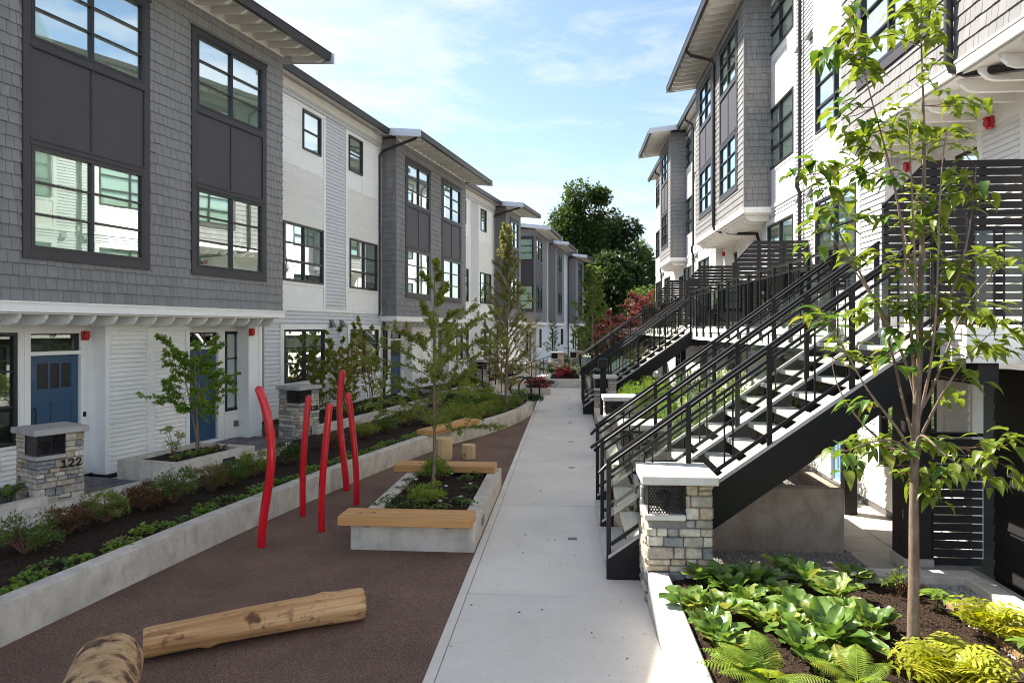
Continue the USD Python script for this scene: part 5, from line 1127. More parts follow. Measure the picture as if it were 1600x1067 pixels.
def branchy(name, label, cat, base, h, r, branches, nleaf, size, lmat, seed, bark='bark', lean=(0, 0), ratio=0.55, group=None, t0=0.25, spread=0.10, droop=0.35, trunks=1, twigs=5):
    """trunk, limbs (height fraction, azimuth, length, rise) and leaves along the limbs and their twigs"""
    rng = np.random.default_rng(seed); base = np.array(base, float); T = Thing(name, label, cat, base, group=group)
    tr, tp = MB(), []
    for k in range(trunks):
        off = rng.normal(0, 0.05 if trunks > 1 else 0, 2); ln = np.array(lean) + (rng.normal(0, 0.16, 2) if trunks > 1 else 0)
        P = [base + (off[0] + ln[0] * t ** 1.3 * h + rng.normal(0, 0.008) * h * 0.3, off[1] + ln[1] * t ** 1.3 * h + rng.normal(0, 0.008) * h * 0.3, t * h) for t in np.linspace(0, 1, 9)]
        P[0] = P[0] - np.array([0, 0, 0.08]); tr.tube(P, np.linspace(r, r * 0.14, 9), 8); tp.append(np.array(P))
    T.part('trunk', tr, bark, smooth=50)
    br, LP, LD = MB(), [], []; per = max(1, int(nleaf / max(1, len(branches))))
    for bi, (hf, az, ln, rise) in enumerate(branches):
        P0 = along(tp[bi % trunks], hf); d = np.array([math.cos(az) * math.cos(rise), math.sin(az) * math.cos(rise), math.sin(rise)])
        side = rng.normal(0, 0.09, 3); pts = np.array([P0 + d * ln * t + np.array([0, 0, 0.10 * ln * math.sin(t * 2.2)]) + side * ln * t * t for t in np.linspace(0, 1, 6)])
        br.tube(pts, np.linspace(max(r * 0.32 * (1 - hf * 0.6), 0.004), 0.0018, 6), 5)
        tw = []
        for k in range(twigs):
            tt = rng.uniform(t0, 0.95); q0 = along(pts, tt); dd = d + rng.normal(0, 0.55, 3); dd /= np.linalg.norm(dd); tl = ln * rng.uniform(0.18, 0.42) * (1.1 - 0.5 * tt)
            q = np.array([q0 + dd * tl * s for s in (0, 0.5, 1)]); br.tube(q, [0.003, 0.002, 0.0012], 4, cap=False); tw.append(q)
        for q, m in [(pts, int(per * 0.4))] + [(q, int(per * 0.6 / max(1, twigs))) for q in tw]:
            t = rng.uniform(t0 if q is pts else 0.1, 1.02, m); p = along(q, t) + rng.normal(0, spread * 0.35, (m, 3)) * size * 4
            LP.append(p); LD.append((q[-1] - q[0])[None] / np.linalg.norm(q[-1] - q[0]) * 0.7 + rng.normal(0, 0.6, (m, 3)) - np.array([0, 0, 0.25]))
    T.part('limbs', br, bark, smooth=50)
    T.part('crown', leaf_cloud(np.vstack(LP), np.vstack(LD), size, rng, ratio, droop), lmat)
    return T
def mound(name, label, cat, base, rad, h, n, size, lmat, seed, group=None, stems=7, up=0.5, ratio=0.5, lobes=9, bark='twig', clump=0.34):
    """a shrub: stems fanning out to clumps of leaves of uneven size"""
    rng = np.random.default_rng(seed); base = np.array(base, float); T = Thing(name, label, cat, base, group=group)
    C = []
    for k in range(lobes):
        a = rng.uniform(0, 2 * np.pi); rr = rad * math.sqrt(rng.uniform(0.02, 1)); z = h * rng.uniform(0.35, 0.9) * math.sqrt(max(0.05, 1 - 0.55 * (rr / rad) ** 2))
        C.append((rr * math.cos(a), rr * math.sin(a), z))
    C = np.array(C); st = MB()
    for c in C: st.tube([base - (0, 0, 0.03), base + c * (0.45, 0.45, 0.55), base + c], [0.008, 0.005, 0.002], 5, cap=False)
    T.part('stems', st, bark)
    w = rng.uniform(0.4, 1.0, lobes); idx = rng.choice(lobes, n, p=w / w.sum()); rs = clump * rad * (0.6 + 0.8 * rng.random(lobes))
    off = rand_dirs(rng, n) * (rng.random((n, 1)) ** 0.5) * rs[idx][:, None] * np.array([1, 1, 0.75])
    P = base + C[idx] + off; P[:, 2] = np.maximum(P[:, 2], base[2] + 0.015)
    D = off / np.maximum(np.linalg.norm(off, axis=1, keepdims=True), 1e-6) + rng.normal(0, 0.5, (n, 3)) + np.array([0, 0, up])
    T.part('foliage', leaf_cloud(P, D, size, rng, ratio), lmat); return T
def ground_cover(name, label, cat, base, rad, n, size, lmat, seed, group=None):
    rng = np.random.default_rng(seed); base = np.array(base, float); a = rng.uniform(0, 2 * np.pi, n); rr = rad * np.sqrt(rng.random(n))
    P = base + np.stack([rr * np.cos(a), rr * np.sin(a), 0.02 + 0.09 * rng.random(n) * (1.1 - rr / rad)], 1)
    D = np.stack([np.cos(a + rng.normal(0, 0.8, n)), np.sin(a + rng.normal(0, 0.8, n)), rng.uniform(0.0, 0.6, n)], 1)
    V, F = leaf_cloud(P, D, size, rng, 0.85, 0.3); return single(name, (V, F), lmat, label, cat, group)
def fern(label, base, n, L, seed, lmat='leaf_fern', name='fern', lean=None, cat='fern', pw=0.30, tilt=(0.55, 1.15), np_=20, group=None):
    """fronds spreading from one crown; every frond a part"""
    rng = np.random.default_rng(seed); base = np.array(base, float); T = Thing(name, label, cat, base, group=group)
    for k in range(n):
        az = 2 * np.pi * k / n + rng.normal(0, 0.25); l = L * rng.uniform(0.75, 1.1); el = rng.uniform(*tilt)
        if lean is not None and k < len(lean): az, el, l = lean[k][0], lean[k][1], L * lean[k][2]
        t = np.linspace(0, 1, 12); R = np.stack([l * (t * math.cos(el) + 0.18 * t * t), np.zeros(12), l * (t * math.sin(el) - 0.42 * t * t * math.sin(el) - 0.06 * t * t)], 1)
        m = MB().tube(base + R @ np.array([[math.cos(az), math.sin(az), 0], [-math.sin(az), math.cos(az), 0], [0, 0, 1]]), np.linspace(0.004, 0.001, 12), 4, cap=False)
        rot_ = np.array([[math.cos(az), math.sin(az), 0], [-math.sin(az), math.cos(az), 0], [0, 0, 1.0]])
        for s in (-1, 1):
            for i in range(np_):
                tt = 0.14 + 0.85 * i / np_; p = along(R, tt); d0 = along(R, min(1, tt + 0.05)) - along(R, tt - 0.05); d0 /= np.linalg.norm(d0)
                wl = l * pw * (math.sin(math.pi * min(1, (tt * 0.85 + 0.17))) ** 0.8) * rng.uniform(0.88, 1.08); d = np.array([0, s, 0]) * 0.93 + d0 * 0.42 + np.array([0, 0, -0.12]); d /= np.linalg.norm(d)
                b = d0 * l * (0.0145 if np_ > 10 else 0.03)
                v = np.array([p - b * 0.7, p + d * wl * 0.5 - b * 0.9 + (0, 0, 0.006), p + d * wl - np.array([0, 0, 0.10 * wl]), p + d * wl * 0.5 + b * 0.9 + (0, 0, 0.006), p + b * 0.7])
                m.add(base + v @ rot_, [[0, 1, 4], [1, 3, 4], [1, 2, 3]], s < 0)
        T.part('frond', m, lmat)
    return T
def big_leaf_plant(label, base, n, L, seed, lmat='leaf_bergenia', group=None, name='bergenia', cat='leafy plant', tall=1.0):
    rng = np.random.default_rng(seed); rr = random.Random(seed); base = np.array(base, float); T = Thing(name, label, cat, base, group=group)
    for k in range(n):
        a = 2.4 * k + rng.normal(0, 0.25); ring = k / n; l = L * rng.uniform(0.75, 1.1) * (0.75 + 0.3 * ring); el = 1.42 - 0.75 * ring + rng.normal(0, 0.14); st = l * (0.55 - 0.15 * ring) * tall
        d = np.array([math.cos(a) * math.cos(el), math.sin(a) * math.cos(el), math.sin(el)]); root = base + np.array([math.cos(a), math.sin(a), 0]) * 0.03 * (1 + ring)
        p = root + d * st
        V, F = leaf_mesh(l, l * rng.uniform(0.62, 0.80), droop=rng.uniform(0.05, 0.55), fold=rng.uniform(0.1, 0.5), shape='round', ns=8, nw=3, wave=0.06, rng=rr)
        d2 = d + np.array([math.cos(a), math.sin(a), 0.0]) * 0.28
        m = MB().add(put(V, p, d2), F); m.tube([root - (0, 0, 0.02), root + d * st * 0.5, p + d * 0.01], [0.006, 0.005, 0.004], 5, cap=False)
        T.part('leaf', m, lmat, smooth=True)
    return T

# corner planter
g = lambda x, y, z=0.27: G(x, y, z)
BG = [(1098, 902, 8, .15, 'shaded big-leaved plant nearest the stone pillar in the corner planter'), (1128, 908, 8, .16, 'dark big-leaved plant second from the stone pillar in the back row'),
      (1083, 948, 9, .17, 'big-leaved plant with a reddish leaf beside the white planter wall, below the pillar'), (1128, 955, 8, .16, 'big-leaved plant with an upright leaf, right of the one by the white wall'),
      (1180, 908, 9, .17, 'big-leaved plant in the back row, left of the tallest upright leaf'), (1168, 938, 8, .14, 'small yellowish big-leaved plant amid the others in the middle row'),
      (1196, 970, 9, .165, 'big-leaved plant with glossy upright leaves left of the fern tip'), (1248, 958, 10, .17, 'sunlit big-leaved plant in the centre of the planter'),
      (1262, 905, 8, .17, 'big-leaved plant with a tall leaf against the back planter wall'), (1306, 928, 9, .16, 'big-leaved plant at the right end of the back row'),
      (1126, 1000, 9, .155, 'crinkled big-leaved plant with red stubs beside the white planter wall'), (1152, 1012, 6, .12, 'small big-leaved plant right of the crinkled one'),
      (1292, 1000, 10, .22, 'largest big-leaved plant, with the widest leaf, behind the right-hand fern'), (1284, 1040, 8, .13, 'low curly big-leaved plant just in front of the largest one'),
      (1362, 978, 9, .16, 'big-leaved plant nearest the tree trunk, lying outwards to the right'), (1215, 925, 7, .13, 'small big-leaved plant behind the central sunlit one'), (1326, 958, 7, .14, 'round-leaved plant between the largest plant and the tree trunk'),
      (1160, 1045, 6, .12, 'big-leaved plant half hidden under the left-hand fern'), (1232, 985, 8, .15, 'big-leaved plant between the central sunlit one and the tall fern frond'), (1222, 890, 7, .15, 'big-leaved plant behind the second back-row one, touching the back wall'), (1145, 920, 7, .14, 'big-leaved plant just in front of the dark back-row pair'), (1105, 975, 7, .14, 'big-leaved plant above the crinkled one along the white wall'), (1335, 900, 7, .14, 'big-leaved plant farthest right in the back row'), (1255, 1015, 8, .15, 'big-leaved plant tucked left of the largest one'), (1330, 1010, 7, .13, 'big-leaved plant right of the largest one, over the right-hand fern')]
for i, (x, y, n, L, lab) in enumerate(BG): big_leaf_plant(lab, g(x, y + 8), n + 9, L * 1.2, 100 + i, group='big-leaved plants in the corner planter', tall=0.9)
E_ = lambda deg: math.radians(deg)
fern('bright green fern in the middle bottom of the corner planter, with a tall upright frond', g(1200, 1066, 0.26), 12, 0.46, 201, lean=[(E_(100), 1.25, 1.15), (E_(165), 0.75, 1.1), (E_(185), 0.62, 1.15), (E_(150), 0.95, 1.0), (E_(60), 0.7, 0.7)])
fern('second bright green fern, right of the tall-fronded one, at the bottom edge', g(1340, 1072, 0.26), 11, 0.38, 202, lean=[(E_(70), 1.15, 1.1), (E_(100), 1.0, 1.05), (E_(150), 0.7, 1.0), (E_(20), 0.8, 0.9)])
fern('yellow-green feathery shrub at the bottom right, in front of the tree trunk', g(1490, 1062, 0.26), 110, 0.46, 203, 'leaf_golden', 'golden_shrub', cat='shrub', pw=0.36, tilt=(0.35, 1.25), np_=7)
fern('yellow-leaved perennial on bare stems beside the gravel strip', g(1545, 990, 0.27), 34, 0.46, 204, 'leaf_golden', 'golden_perennial', cat='perennial', pw=0.42, tilt=(0.8, 1.4), np_=5)
fern('yellow-leaved perennial at the right edge of the picture', g(1600, 1010, 0.27), 26, 0.42, 205, 'leaf_golden', 'golden_perennial', cat='perennial', pw=0.42, tilt=(0.7, 1.3), np_=5)
def palmate(label, base, h, seed, n=3, L=0.13, lmat='leaf_bright'):
    rng = np.random.default_rng(seed); base = np.array(base); T = Thing('palmate_plant', label, 'perennial', base)
    for k in range(n):
        top = base + np.array([rng.normal(0, 0.07), rng.normal(0, 0.07), h * rng.uniform(0.7, 1.05)]); T.part('stem', MB().tube([base, (base + top) / 2 + (0.01, 0, 0), top], [0.005, 0.004, 0.003], 5, cap=False), 'leaf_mid')
        for j in range(8):
            a = 2 * np.pi * j / 8 + rng.normal(0, 0.15); V, F = leaf_mesh(L * rng.uniform(0.8, 1.1), L * 0.36, 0.35, 0.3, 'lance', 5, 1); T.part('leaf', MB().add(put(V, top, np.array([math.cos(a), math.sin(a), 0.30])), F), lmat, smooth=True)
palmate('green plant with finger-like leaves between the tree trunk and the gravel strip', g(1464, 952), 0.16, 301)
palmate('green finger-leaved plant at the right edge below the yellow perennial', g(1592, 1030), 0.14, 302, 2)
mound('small_shrub', 'small speckled shrub by the back wall, behind the tree trunk', 'shrub', g(1408, 928), 0.13, 0.30, 130, 0.06, 'leaf_mid', 303)

# the young dogwood
def hero_tree():
    rng = np.random.default_rng(77); base = g(1426, 1030, 0.25); Y = base[1]
    T = Thing('young_tree', 'young multi-stemmed tree with large pointed leaves in the corner planter, the nearest tree', 'tree', base)
    S = lambda x, y, dy=0.0: atY(x, y, Y + dy)
    trunk = [base - (0, 0, 0.08), S(1427, 960), S(1428, 880), S(1428, 800), S(1429, 725), S(1432, 640), S(1436, 560), S(1438, 500)]
    T.part('trunk', MB().tube(smooth_line(np.array(trunk), 24), np.linspace(0.043, 0.022, 24), 12), 'bark', smooth=50)
    stems = [[(1438, 510, 0), (1440, 400, .02), (1444, 250, .03), (1441, 120, .05), (1440, -20, .06)], [(1432, 640, 0), (1418, 440, -.05), (1395, 280, -.12), (1360, 150, -.18), (1335, 50, -.22), (1328, 20, -.24)],
             [(1430, 690, 0), (1405, 600, .12), (1370, 480, .25), (1320, 400, .38), (1275, 300, .45)], [(1430, 670, 0), (1455, 560, -.10), (1465, 430, -.22), (1468, 320, -.30), (1480, 200, -.3)],
             [(1432, 650, 0), (1475, 560, .15), (1510, 480, .28), (1550, 430, .36), (1580, 400, .4)], [(1430, 700, 0), (1470, 620, -.18), (1510, 560, -.30), (1560, 510, -.36)],
             [(1428, 722, 0), (1395, 660, -.15), (1350, 600, -.28), (1310, 530, -.34), (1275, 490, -.36)], [(1428, 715, 0), (1380, 690, .18), (1330, 640, .28), (1300, 560, .3)],
             [(1428, 735, 0), (1400, 690, -.25), (1365, 690, -.42), (1335, 700, -.5)], [(1430, 730, 0), (1462, 690, .18), (1500, 700, .3), (1560, 690, .4), (1590, 680, .42)],
             [(1429, 728, 0), (1455, 690, -.3), (1490, 720, -.45), (1540, 730, -.5)], [(1436, 560, 0), (1425, 420, .2), (1400, 300, .3), (1390, 200, .32)], [(1437, 540, 0), (1500, 420, -.1), (1520, 320, -.2), (1525, 260, -.2)],
             [(1432, 640, 0), (1395, 520, .05), (1340, 420, .08), (1300, 340, .1), (1262, 250, .1)], [(1436, 600, 0), (1430, 430, -.25), (1425, 300, -.35), (1418, 180, -.36)]]
    lines = []
    for st in stems:
        L_ = smooth_line(np.array([S(*q) for q in st]), 18); lines.append(L_)
        T.part('limb', MB().tube(L_, np.linspace(0.0125 if len(lines) != 1 else 0.022, 0.003, 18), 6), 'bark', smooth=50)
    allp = np.vstack(lines)
    CL_ = [(1415, 8, 8), (1450, 10, 9), (1400, 48, 5), (1425, 42, 4), (1450, 60, 5), (1460, 98, 4), (1430, 130, 2), (1462, 58, 3), (1330, 28, 4), (1325, 55, 6), (1300, 85, 7), (1332, 82, 6), (1350, 92, 4), (1378, 58, 4), (1340, 120, 5), (1320, 160, 4), (1310, 185, 4),
           (1405, 170, 7), (1490, 155, 6), (1522, 160, 5), (1360, 200, 8), (1330, 215, 7), (1400, 205, 9), (1440, 200, 7), (1480, 200, 6), (1350, 232, 7), (1500, 225, 5), (1430, 235, 6),
           (1275, 260, 8), (1250, 265, 4), (1302, 260, 8), (1340, 270, 8), (1390, 280, 7), (1330, 300, 8), (1290, 330, 7), (1265, 350, 6), (1250, 385, 3), (1320, 355, 6), (1430, 300, 7), (1460, 320, 6), (1490, 280, 7), (1510, 300, 6), (1538, 305, 4), (1440, 335, 5), (1420, 355, 5), (1470, 355, 6),
           (1330, 400, 6), (1380, 400, 7), (1405, 420, 5), (1440, 400, 5), (1500, 410, 6), (1532, 405, 7), (1562, 405, 6), (1585, 400, 3), (1490, 430, 7), (1290, 300, 5), (1365, 340, 5),
           (1268, 490, 6), (1300, 500, 8), (1340, 490, 9), (1370, 470, 10), (1420, 480, 10), (1460, 470, 10), (1500, 480, 9), (1540, 490, 8), (1570, 500, 6), (1592, 520, 5), (1540, 540, 7), (1580, 545, 5), (1320, 545, 7), (1350, 560, 4), (1390, 560, 6), (1432, 545, 5), (1490, 560, 6), (1520, 590, 5), (1490, 620, 3), (1400, 520, 6), (1475, 520, 6),
           (1335, 628, 7), (1345, 690, 9), (1375, 695, 9), (1328, 722, 7), (1395, 735, 4), (1420, 705, 4), (1470, 690, 8), (1455, 750, 7), (1482, 740, 6), (1500, 720, 6), (1550, 690, 6), (1590, 690, 6), (1560, 722, 5), (1550, 750, 6), (1462, 775, 4), (1590, 738, 4), (1310, 700, 4), (1440, 690, 4)]
    tw, items = MB(), []
    for x, y, n in CL_:
        c0 = S(x, y); dist = np.linalg.norm((allp - c0) * (1, 0.55, 1), axis=1); j = int(np.argmin(dist + np.maximum(0, allp[:, 2] - c0[2]) * 1.5)); at = allp[j]
        c = S(x, y, 0.75 * (at[1] - Y) + rng.normal(0, 0.10)); mid = (at + c) / 2 + np.array([0, 0, -0.02])
        tw.tube([at, mid, c], [0.0042, 0.0032, 0.002], 5, cap=False); dirn = c - at; dirn = dirn / max(np.linalg.norm(dirn), 1e-6)
        for k in range(int(n * 2.1 + 0.5)):
            p = c + dirn * rng.uniform(-0.10, 0.03) + rng.normal(0, 0.034, 3); a = rng.uniform(0, 2 * np.pi)
            d = np.array([math.cos(a), math.sin(a), rng.uniform(-0.55, 0.30)]) + dirn * 0.5; l = rng.uniform(0.085, 0.158)
            stalk = p + d / np.linalg.norm(d) * 0.025 + (0, 0, 0.01)
            V, F = leaf_mesh(l, l * rng.uniform(0.48, 0.60), rng.uniform(0.25, 0.75), rng.uniform(0.2, 0.55), 'ovate', 6, 2, 0.012, random.Random(int(rng.integers(1e6))))
            m = MB().add(put(V, stalk, d), F); m.tube([p, stalk], [0.0014, 0.0012], 3, cap=False); items.append((m, 'leaf_dogwood'))
    T.part('twigs', tw, 'twig', smooth=50, kind='stuff')
    items = sorted(items, key=lambda it: np.linalg.norm(it[0].center() - EYE))
    for m, mt in items[:300]: T.part('leaf', m, mt, smooth=True)
    rest = MB()
    for m, _ in items[300:]: rest.add(*m.arrays())
    T.part('foliage', rest, 'leaf_dogwood', smooth=True, kind='stuff')
hero_tree()

# young tree in the box planter
rng = np.random.default_rng(5)
whorl = lambda n, h0, h1, l0, l1, r0, r1, seed: [(h0 + (h1 - h0) * (i / (n - 1)), 2.4 * i + np.random.default_rng(seed + i).normal(0, 0.3), (l0 + (l1 - l0) * (i / (n - 1))) * np.random.default_rng(seed + i).uniform(0.75, 1.25), r0 + (r1 - r0) * (i / (n - 1))) for i in range(n)]
branchy('young_tree', 'young tree with thin trunk and airy crown growing in the box planter', 'tree', G(678, 760, 0.29), 3.45, 0.030, whorl(30, 0.24, 0.66, 1.12, 0.85, 0.05, 0.55, 40) + whorl(7, 0.70, 0.96, 0.45, 0.22, 0.6, 1.0, 80), 12500, 0.060, 'leaf_tree', 6, ratio=0.5, twigs=7, t0=0.2)
branchy('columnar_tree', 'slender columnar tree with fine pale leaves at the far end of the curved bed', 'tree', G(792, 640, 0.31), 5.3, 0.045, whorl(72, 0.14, 0.98, 1.15, 0.36, 0.60, 1.15, 90), 24000, 0.062, 'leaf_light_tree', 8, ratio=0.45, twigs=6, t0=0.15)
branchy('small_maple', 'small green maple in the concrete planter between the two nearest blue doors', 'tree', PB.pt([(-3.45, 0.75, 0.46)])[0], 1.95, 0.020, whorl(34, 0.34, 0.97, 0.66, 0.50, 0.05, 0.45, 140), 8500, 0.062, 'leaf_bright', 9, ratio=0.6, twigs=6, t0=0.25, trunks=3)
for i, (u, v, hh, lab) in enumerate(((0.35, 0.75, 2.0, 'leafy upright shrub in front of the left lower window of the pale clapboard house'), (1.55, 0.9, 1.7, 'low leafy shrub below the vent hoods, left of the tall one'), (2.15, 0.7, 2.35, 'tall upright leafy shrub between the two lower windows of the pale clapboard house'), (3.3, 0.8, 2.55, 'thin tall shrub with bare top shoots left of the right lower window'))):
    branchy('wall_shrub', lab, 'shrub', R1.pt([(u, v, 0.45)])[0], hh, 0.012, whorl(34, 0.10, 0.98, 0.40, 0.14, 0.5, 0.9, 160 + i * 40), 3800 if i < 3 else 1900, 0.070, 'leaf_tree', 20 + i, bark='twig', trunks=5, ratio=0.65, twigs=4, t0=0.1)

# curved bed: back row of shrubs, front row of ground cover
SH = [(38, 862, .26, .36, 'leaf_mid', 'green shrub at the left edge of the curved bed'), (106, 832, .18, .30, 'leaf_bronze', 'small reddish shrub in the curved bed, just right of the leftmost green one'), (166, 815, .20, .34, 'leaf_mid', 'green shrub in the curved bed below pillar 122'), (224, 796, .18, .32, 'leaf_bronze', 'bronze-tinted shrub in the curved bed in front of the patio wall'), (272, 784, .25, .42, 'leaf_mid', 'large green shrub in the curved bed below the house planter corner'), (332, 766, .20, .34, 'leaf_bronze', 'bronze shrub in the curved bed under the house planter light'), (362, 757, .18, .32, 'leaf_mid', 'green shrub in the curved bed just left of the bent red pole'), (398, 742, .20, .34, 'leaf_tree', 'pale green shrub behind the bent red pole'), (446, 724, .20, .34, 'leaf_mid', 'green shrub between the bent pole and the second red pole'), (520, 700, .20, .32, 'leaf_bronze', 'reddish shrub behind the middle red poles'), (572, 684, .22, .34, 'leaf_tree', 'yellow-green shrub in the curved bed right of the red poles'), (604, 676, .20, .32, 'leaf_mid', 'green shrub in the curved bed left of the wall bench'), (640, 664, .22, .32, 'leaf_bronze', 'bronze shrub in the curved bed at the near end of the wall bench')]
for i, (x, y, r, h, mt, lab) in enumerate(SH): mound('bed_shrub', lab, 'shrub', G(x, y, 0.31), r * 1.25, h * 1.25, 2300, 0.038, mt, 400 + i, up=0.8, ratio=0.45, lobes=26, clump=0.34, group='shrubs in the curved bed')
FN = [(650, 648, .34, .36, 'bright green feathery plant behind the near end of the wall bench'), (690, 652, .24, .28, 'bright yellow-green feathery plant behind the middle of the wall bench'), (722, 646, .26, .30, 'bright feathery plant behind the far half of the wall bench'), (765, 640, .32, .32, 'widest bright feathery plant past the far end of the wall bench'), (808, 622, .34, .36, 'bright feathery plant at the foot of the columnar tree')]
for i, (x, y, r, h, lab) in enumerate(FN): mound('feathery_plant', lab, 'perennial', G(x, y, 0.31), r, h, 1100, 0.05, 'leaf_bright', 440 + i, up=1.1, ratio=0.26, lobes=20, clump=0.36)
DK = [(668, 632, .42, .62, 'dark shrub behind the young planter tree, by the low wall'), (715, 632, .40, .55, 'dark green shrub behind the wall bench'), (752, 618, .45, .60, 'dark green shrub left of the columnar tree'), (830, 628, .35, .30, 'low dark green plant at the far tip of the curved bed'), (795, 608, .45, .55, 'dark shrub behind the columnar tree')]
for i, (x, y, r, h, lab) in enumerate(DK): mound('dark_shrub', lab, 'shrub', G(x, y, 0.31), r, h, 1500, 0.055, 'leaf_dark' if i % 2 else 'leaf_mid', 460 + i, up=0.6, lobes=16)
NTH = 'first second third fourth fifth sixth seventh eighth ninth tenth eleventh twelfth'.split()
for i, y in enumerate(np.linspace(17.6, 22.8, 11)):
    x = np.interp(y, inner[:, 1], inner[:, 0]); rf = np.random.default_rng(900 + i)
    mound('filler_plant', f'low leafy plant along the far half of the curved wall, {NTH[i]} from the wall bench', 'perennial', (x - 0.32 - 0.1 * (i % 2), y, 0.30), 0.30, 0.24, 900, 0.05, ('leaf_mid', 'leaf_tree', 'leaf_bronze')[i % 3], 900 + i, up=0.6, ratio=0.5, lobes=16, clump=0.4)
    mound('filler_plant', f'taller leafy plant in the middle of the far curved bed, {NTH[i]} from the wall bench', 'perennial', (x - 1.0 - 0.45 * rf.random(), y - 0.2, 0.30), 0.36, 0.40, 1100, 0.055, ('leaf_tree', 'leaf_mid', 'leaf_bright')[i % 3], 930 + i, up=0.6, ratio=0.45, lobes=18, clump=0.36)
k = 0
for y in np.arange(5.7, 17.0, 0.30):
    x = np.interp(y, inner[:, 1], inner[:, 0]) - 0.20 - 0.12 * math.sin(y * 5)
    ground_cover('ground_cover_plant', 'low bright green ground-cover plant along the inside of the curved wall', 'ground cover', (x, y + 0.08 * math.sin(y * 9), 0.30), 0.16 + 0.05 * math.sin(y * 7), 110, 0.052, 'leaf_bright' if k % 3 else 'leaf_mid', 500 + k, group='ground-cover plants along the curved wall'); k += 1
# house planters and the bed by the pale house
for i, (u, v) in enumerate(((-4.35, 1.12), (-4.0, 1.15), (-3.65, 1.1), (-3.3, 1.1))):
    big_leaf_plant(f'round-leaved green plant under the small maple, {["at the left corner of its planter", "second from the left corner of its planter", "third from the left corner of its planter", "at the right corner of its planter"][i]}', PB.pt([(u, v, 0.47)])[0], 11, 0.13, 520 + i, 'leaf_mid' if i < 3 else 'leaf_bronze', name='planter_plant')
mound('planter_shrub', 'small pale shrub at the left of the small maple', 'shrub', PB.pt([(-4.1, 0.8, 0.46)])[0], 0.22, 0.62, 420, 0.05, 'leaf_pale', 530, up=0.7)
for i, (u, v, n) in enumerate(((-6.75, 0.42, 13), (-7.25, 0.40, 13), (-6.98, 0.10, 11))):
    big_leaf_plant(['large-leaved green plant right beside pillar 122', 'large-leaved green plant at the left edge behind the low wall', 'large-leaved plant against the house wall left of pillar 122'][i], PB.pt([(u, v, 0.30)])[0], n, 0.19, 540 + i, 'leaf_mid', name='hosta')
for i in range(11):
    u, v = 0.5 + i * 0.52, (1.55, 1.2, 1.75)[i % 3]
    big_leaf_plant(f'dark leafy hydrangea behind the long low wall, {"first second third fourth fifth sixth seventh eighth ninth tenth eleventh".split()[i]} along from pillar 128', R1.pt([(u, v, 0.44)])[0], 26, 0.17, 560 + i, ('leaf_mid', 'leaf_dark')[i % 2], name='hydrangea', cat='shrub', tall=2.3)
branchy('overhanging_branch', 'small leafy branch tip poking in at the left edge above the band board', 'branch', (-8.75, 9.2, 0.3), 3.1, 0.02, whorl(16, 0.5, 0.98, 0.55, 0.4, 0.1, 0.5, 200), 420, 0.06, 'leaf_mid', 31, twigs=4)
# box planter
for i, (x, y, r, lab) in enumerate(((668, 788, .22, 'bright feathery plant in the front middle of the box planter'), (684, 748, .22, 'bright feathery plant at the foot of the young planter tree'))):
    mound('feathery_plant', lab, 'perennial', G(x, y, 0.29), r, 0.34, 1000, 0.06, 'leaf_bright', 580 + i, up=1.0, ratio=0.28, lobes=22, clump=0.36)
k = 0
for x, y in ((598, 792), (615, 780), (632, 765), (640, 792), (625, 795), (690, 795), (718, 785), (735, 765), (728, 750), (742, 745), (655, 745), (640, 755), (700, 742), (660, 798), (606, 786), (735, 790)):
    ground_cover('planter_groundcover', 'low creeping green plant with round leaves in the box planter', 'ground cover', G(x, y, 0.29), 0.13, 80, 0.04, 'leaf_mid', 600 + k, group='creeping plants in the box planter'); k += 1
def flower(label, base, mt, r=0.028, n=6, h=0.06, group=None):
    base = np.array(base, float); T = Thing('flower', label, 'flower', base, group=group); T.part('stem', MB().tube([base, base + (0, 0, h)], 0.0025, 4), 'leaf_mid')
    V, F = leaf_mesh(r, r * 0.85, -0.3, 0.4, 'round', 3, 1)
    for j in range(n): a = 2 * np.pi * j / n; T.part('petal', MB().add(put(V, base + (0, 0, h), np.array([math.cos(a), math.sin(a), 0.35])), F), mt)
for x, y in ((650, 757), (706, 748), (697, 768), (735, 764), (720, 785), (687, 783), (625, 768), (688, 792)): flower('small white flower among the low plants in the box planter', G(x, y, 0.30), 'white_petal', 0.034, 6, 0.07, 'white flowers in the box planter')

# right-hand bed between the staircases
RB = [(2.0, 17.2, .85, 1.25, 'leaf_bright', 3800, .07, .3, 'bright green feathery shrub in the right-hand bed beside the black post'), (2.4, 19.3, .8, 1.2, 'leaf_mid', 2600, .09, .3, 'mid green shrub behind the bright feathery one, toward the second staircase'), (3.1, 17.6, .75, 1.35, 'leaf_mid', 2600, .09, .4, 'dark green shrub right of the bright feathery one'),
      (3.2, 14.4, .75, 1.75, 'leaf_pale', 1700, .10, .55, 'pale-leaved shrub seen through the railing of the nearest staircase'), (2.5, 12.8, .75, 1.45, 'leaf_pale', 1700, .10, .55, 'pale-leaved shrub closest behind the nearest staircase'), (3.3, 12.2, .6, 1.6, 'leaf_pale', 1400, .10, .55, 'pale-leaved shrub under the walkway edge'), (2.4, 15.2, .6, 1.1, 'leaf_bright', 1600, .07, .4, 'low bright green shrub between the pale-leaved ones and the path'), (1.5, 13.0, .4, .5, 'leaf_mid', 700, .06, .4, 'low green plant by the path wall behind the second pillar'), (3.3, 20.6, .7, 1.3, 'leaf_dark', 1900, .09, .4, 'dark shrub under the second staircase')]
for i, (x, y, r, h, mt, n, sz, ra, lab) in enumerate(RB): mound('garden_shrub', lab, 'shrub', (x, y, 0.27), r, h, n, sz, mt, 640 + i, up=0.5, ratio=ra, lobes=26, clump=0.30)
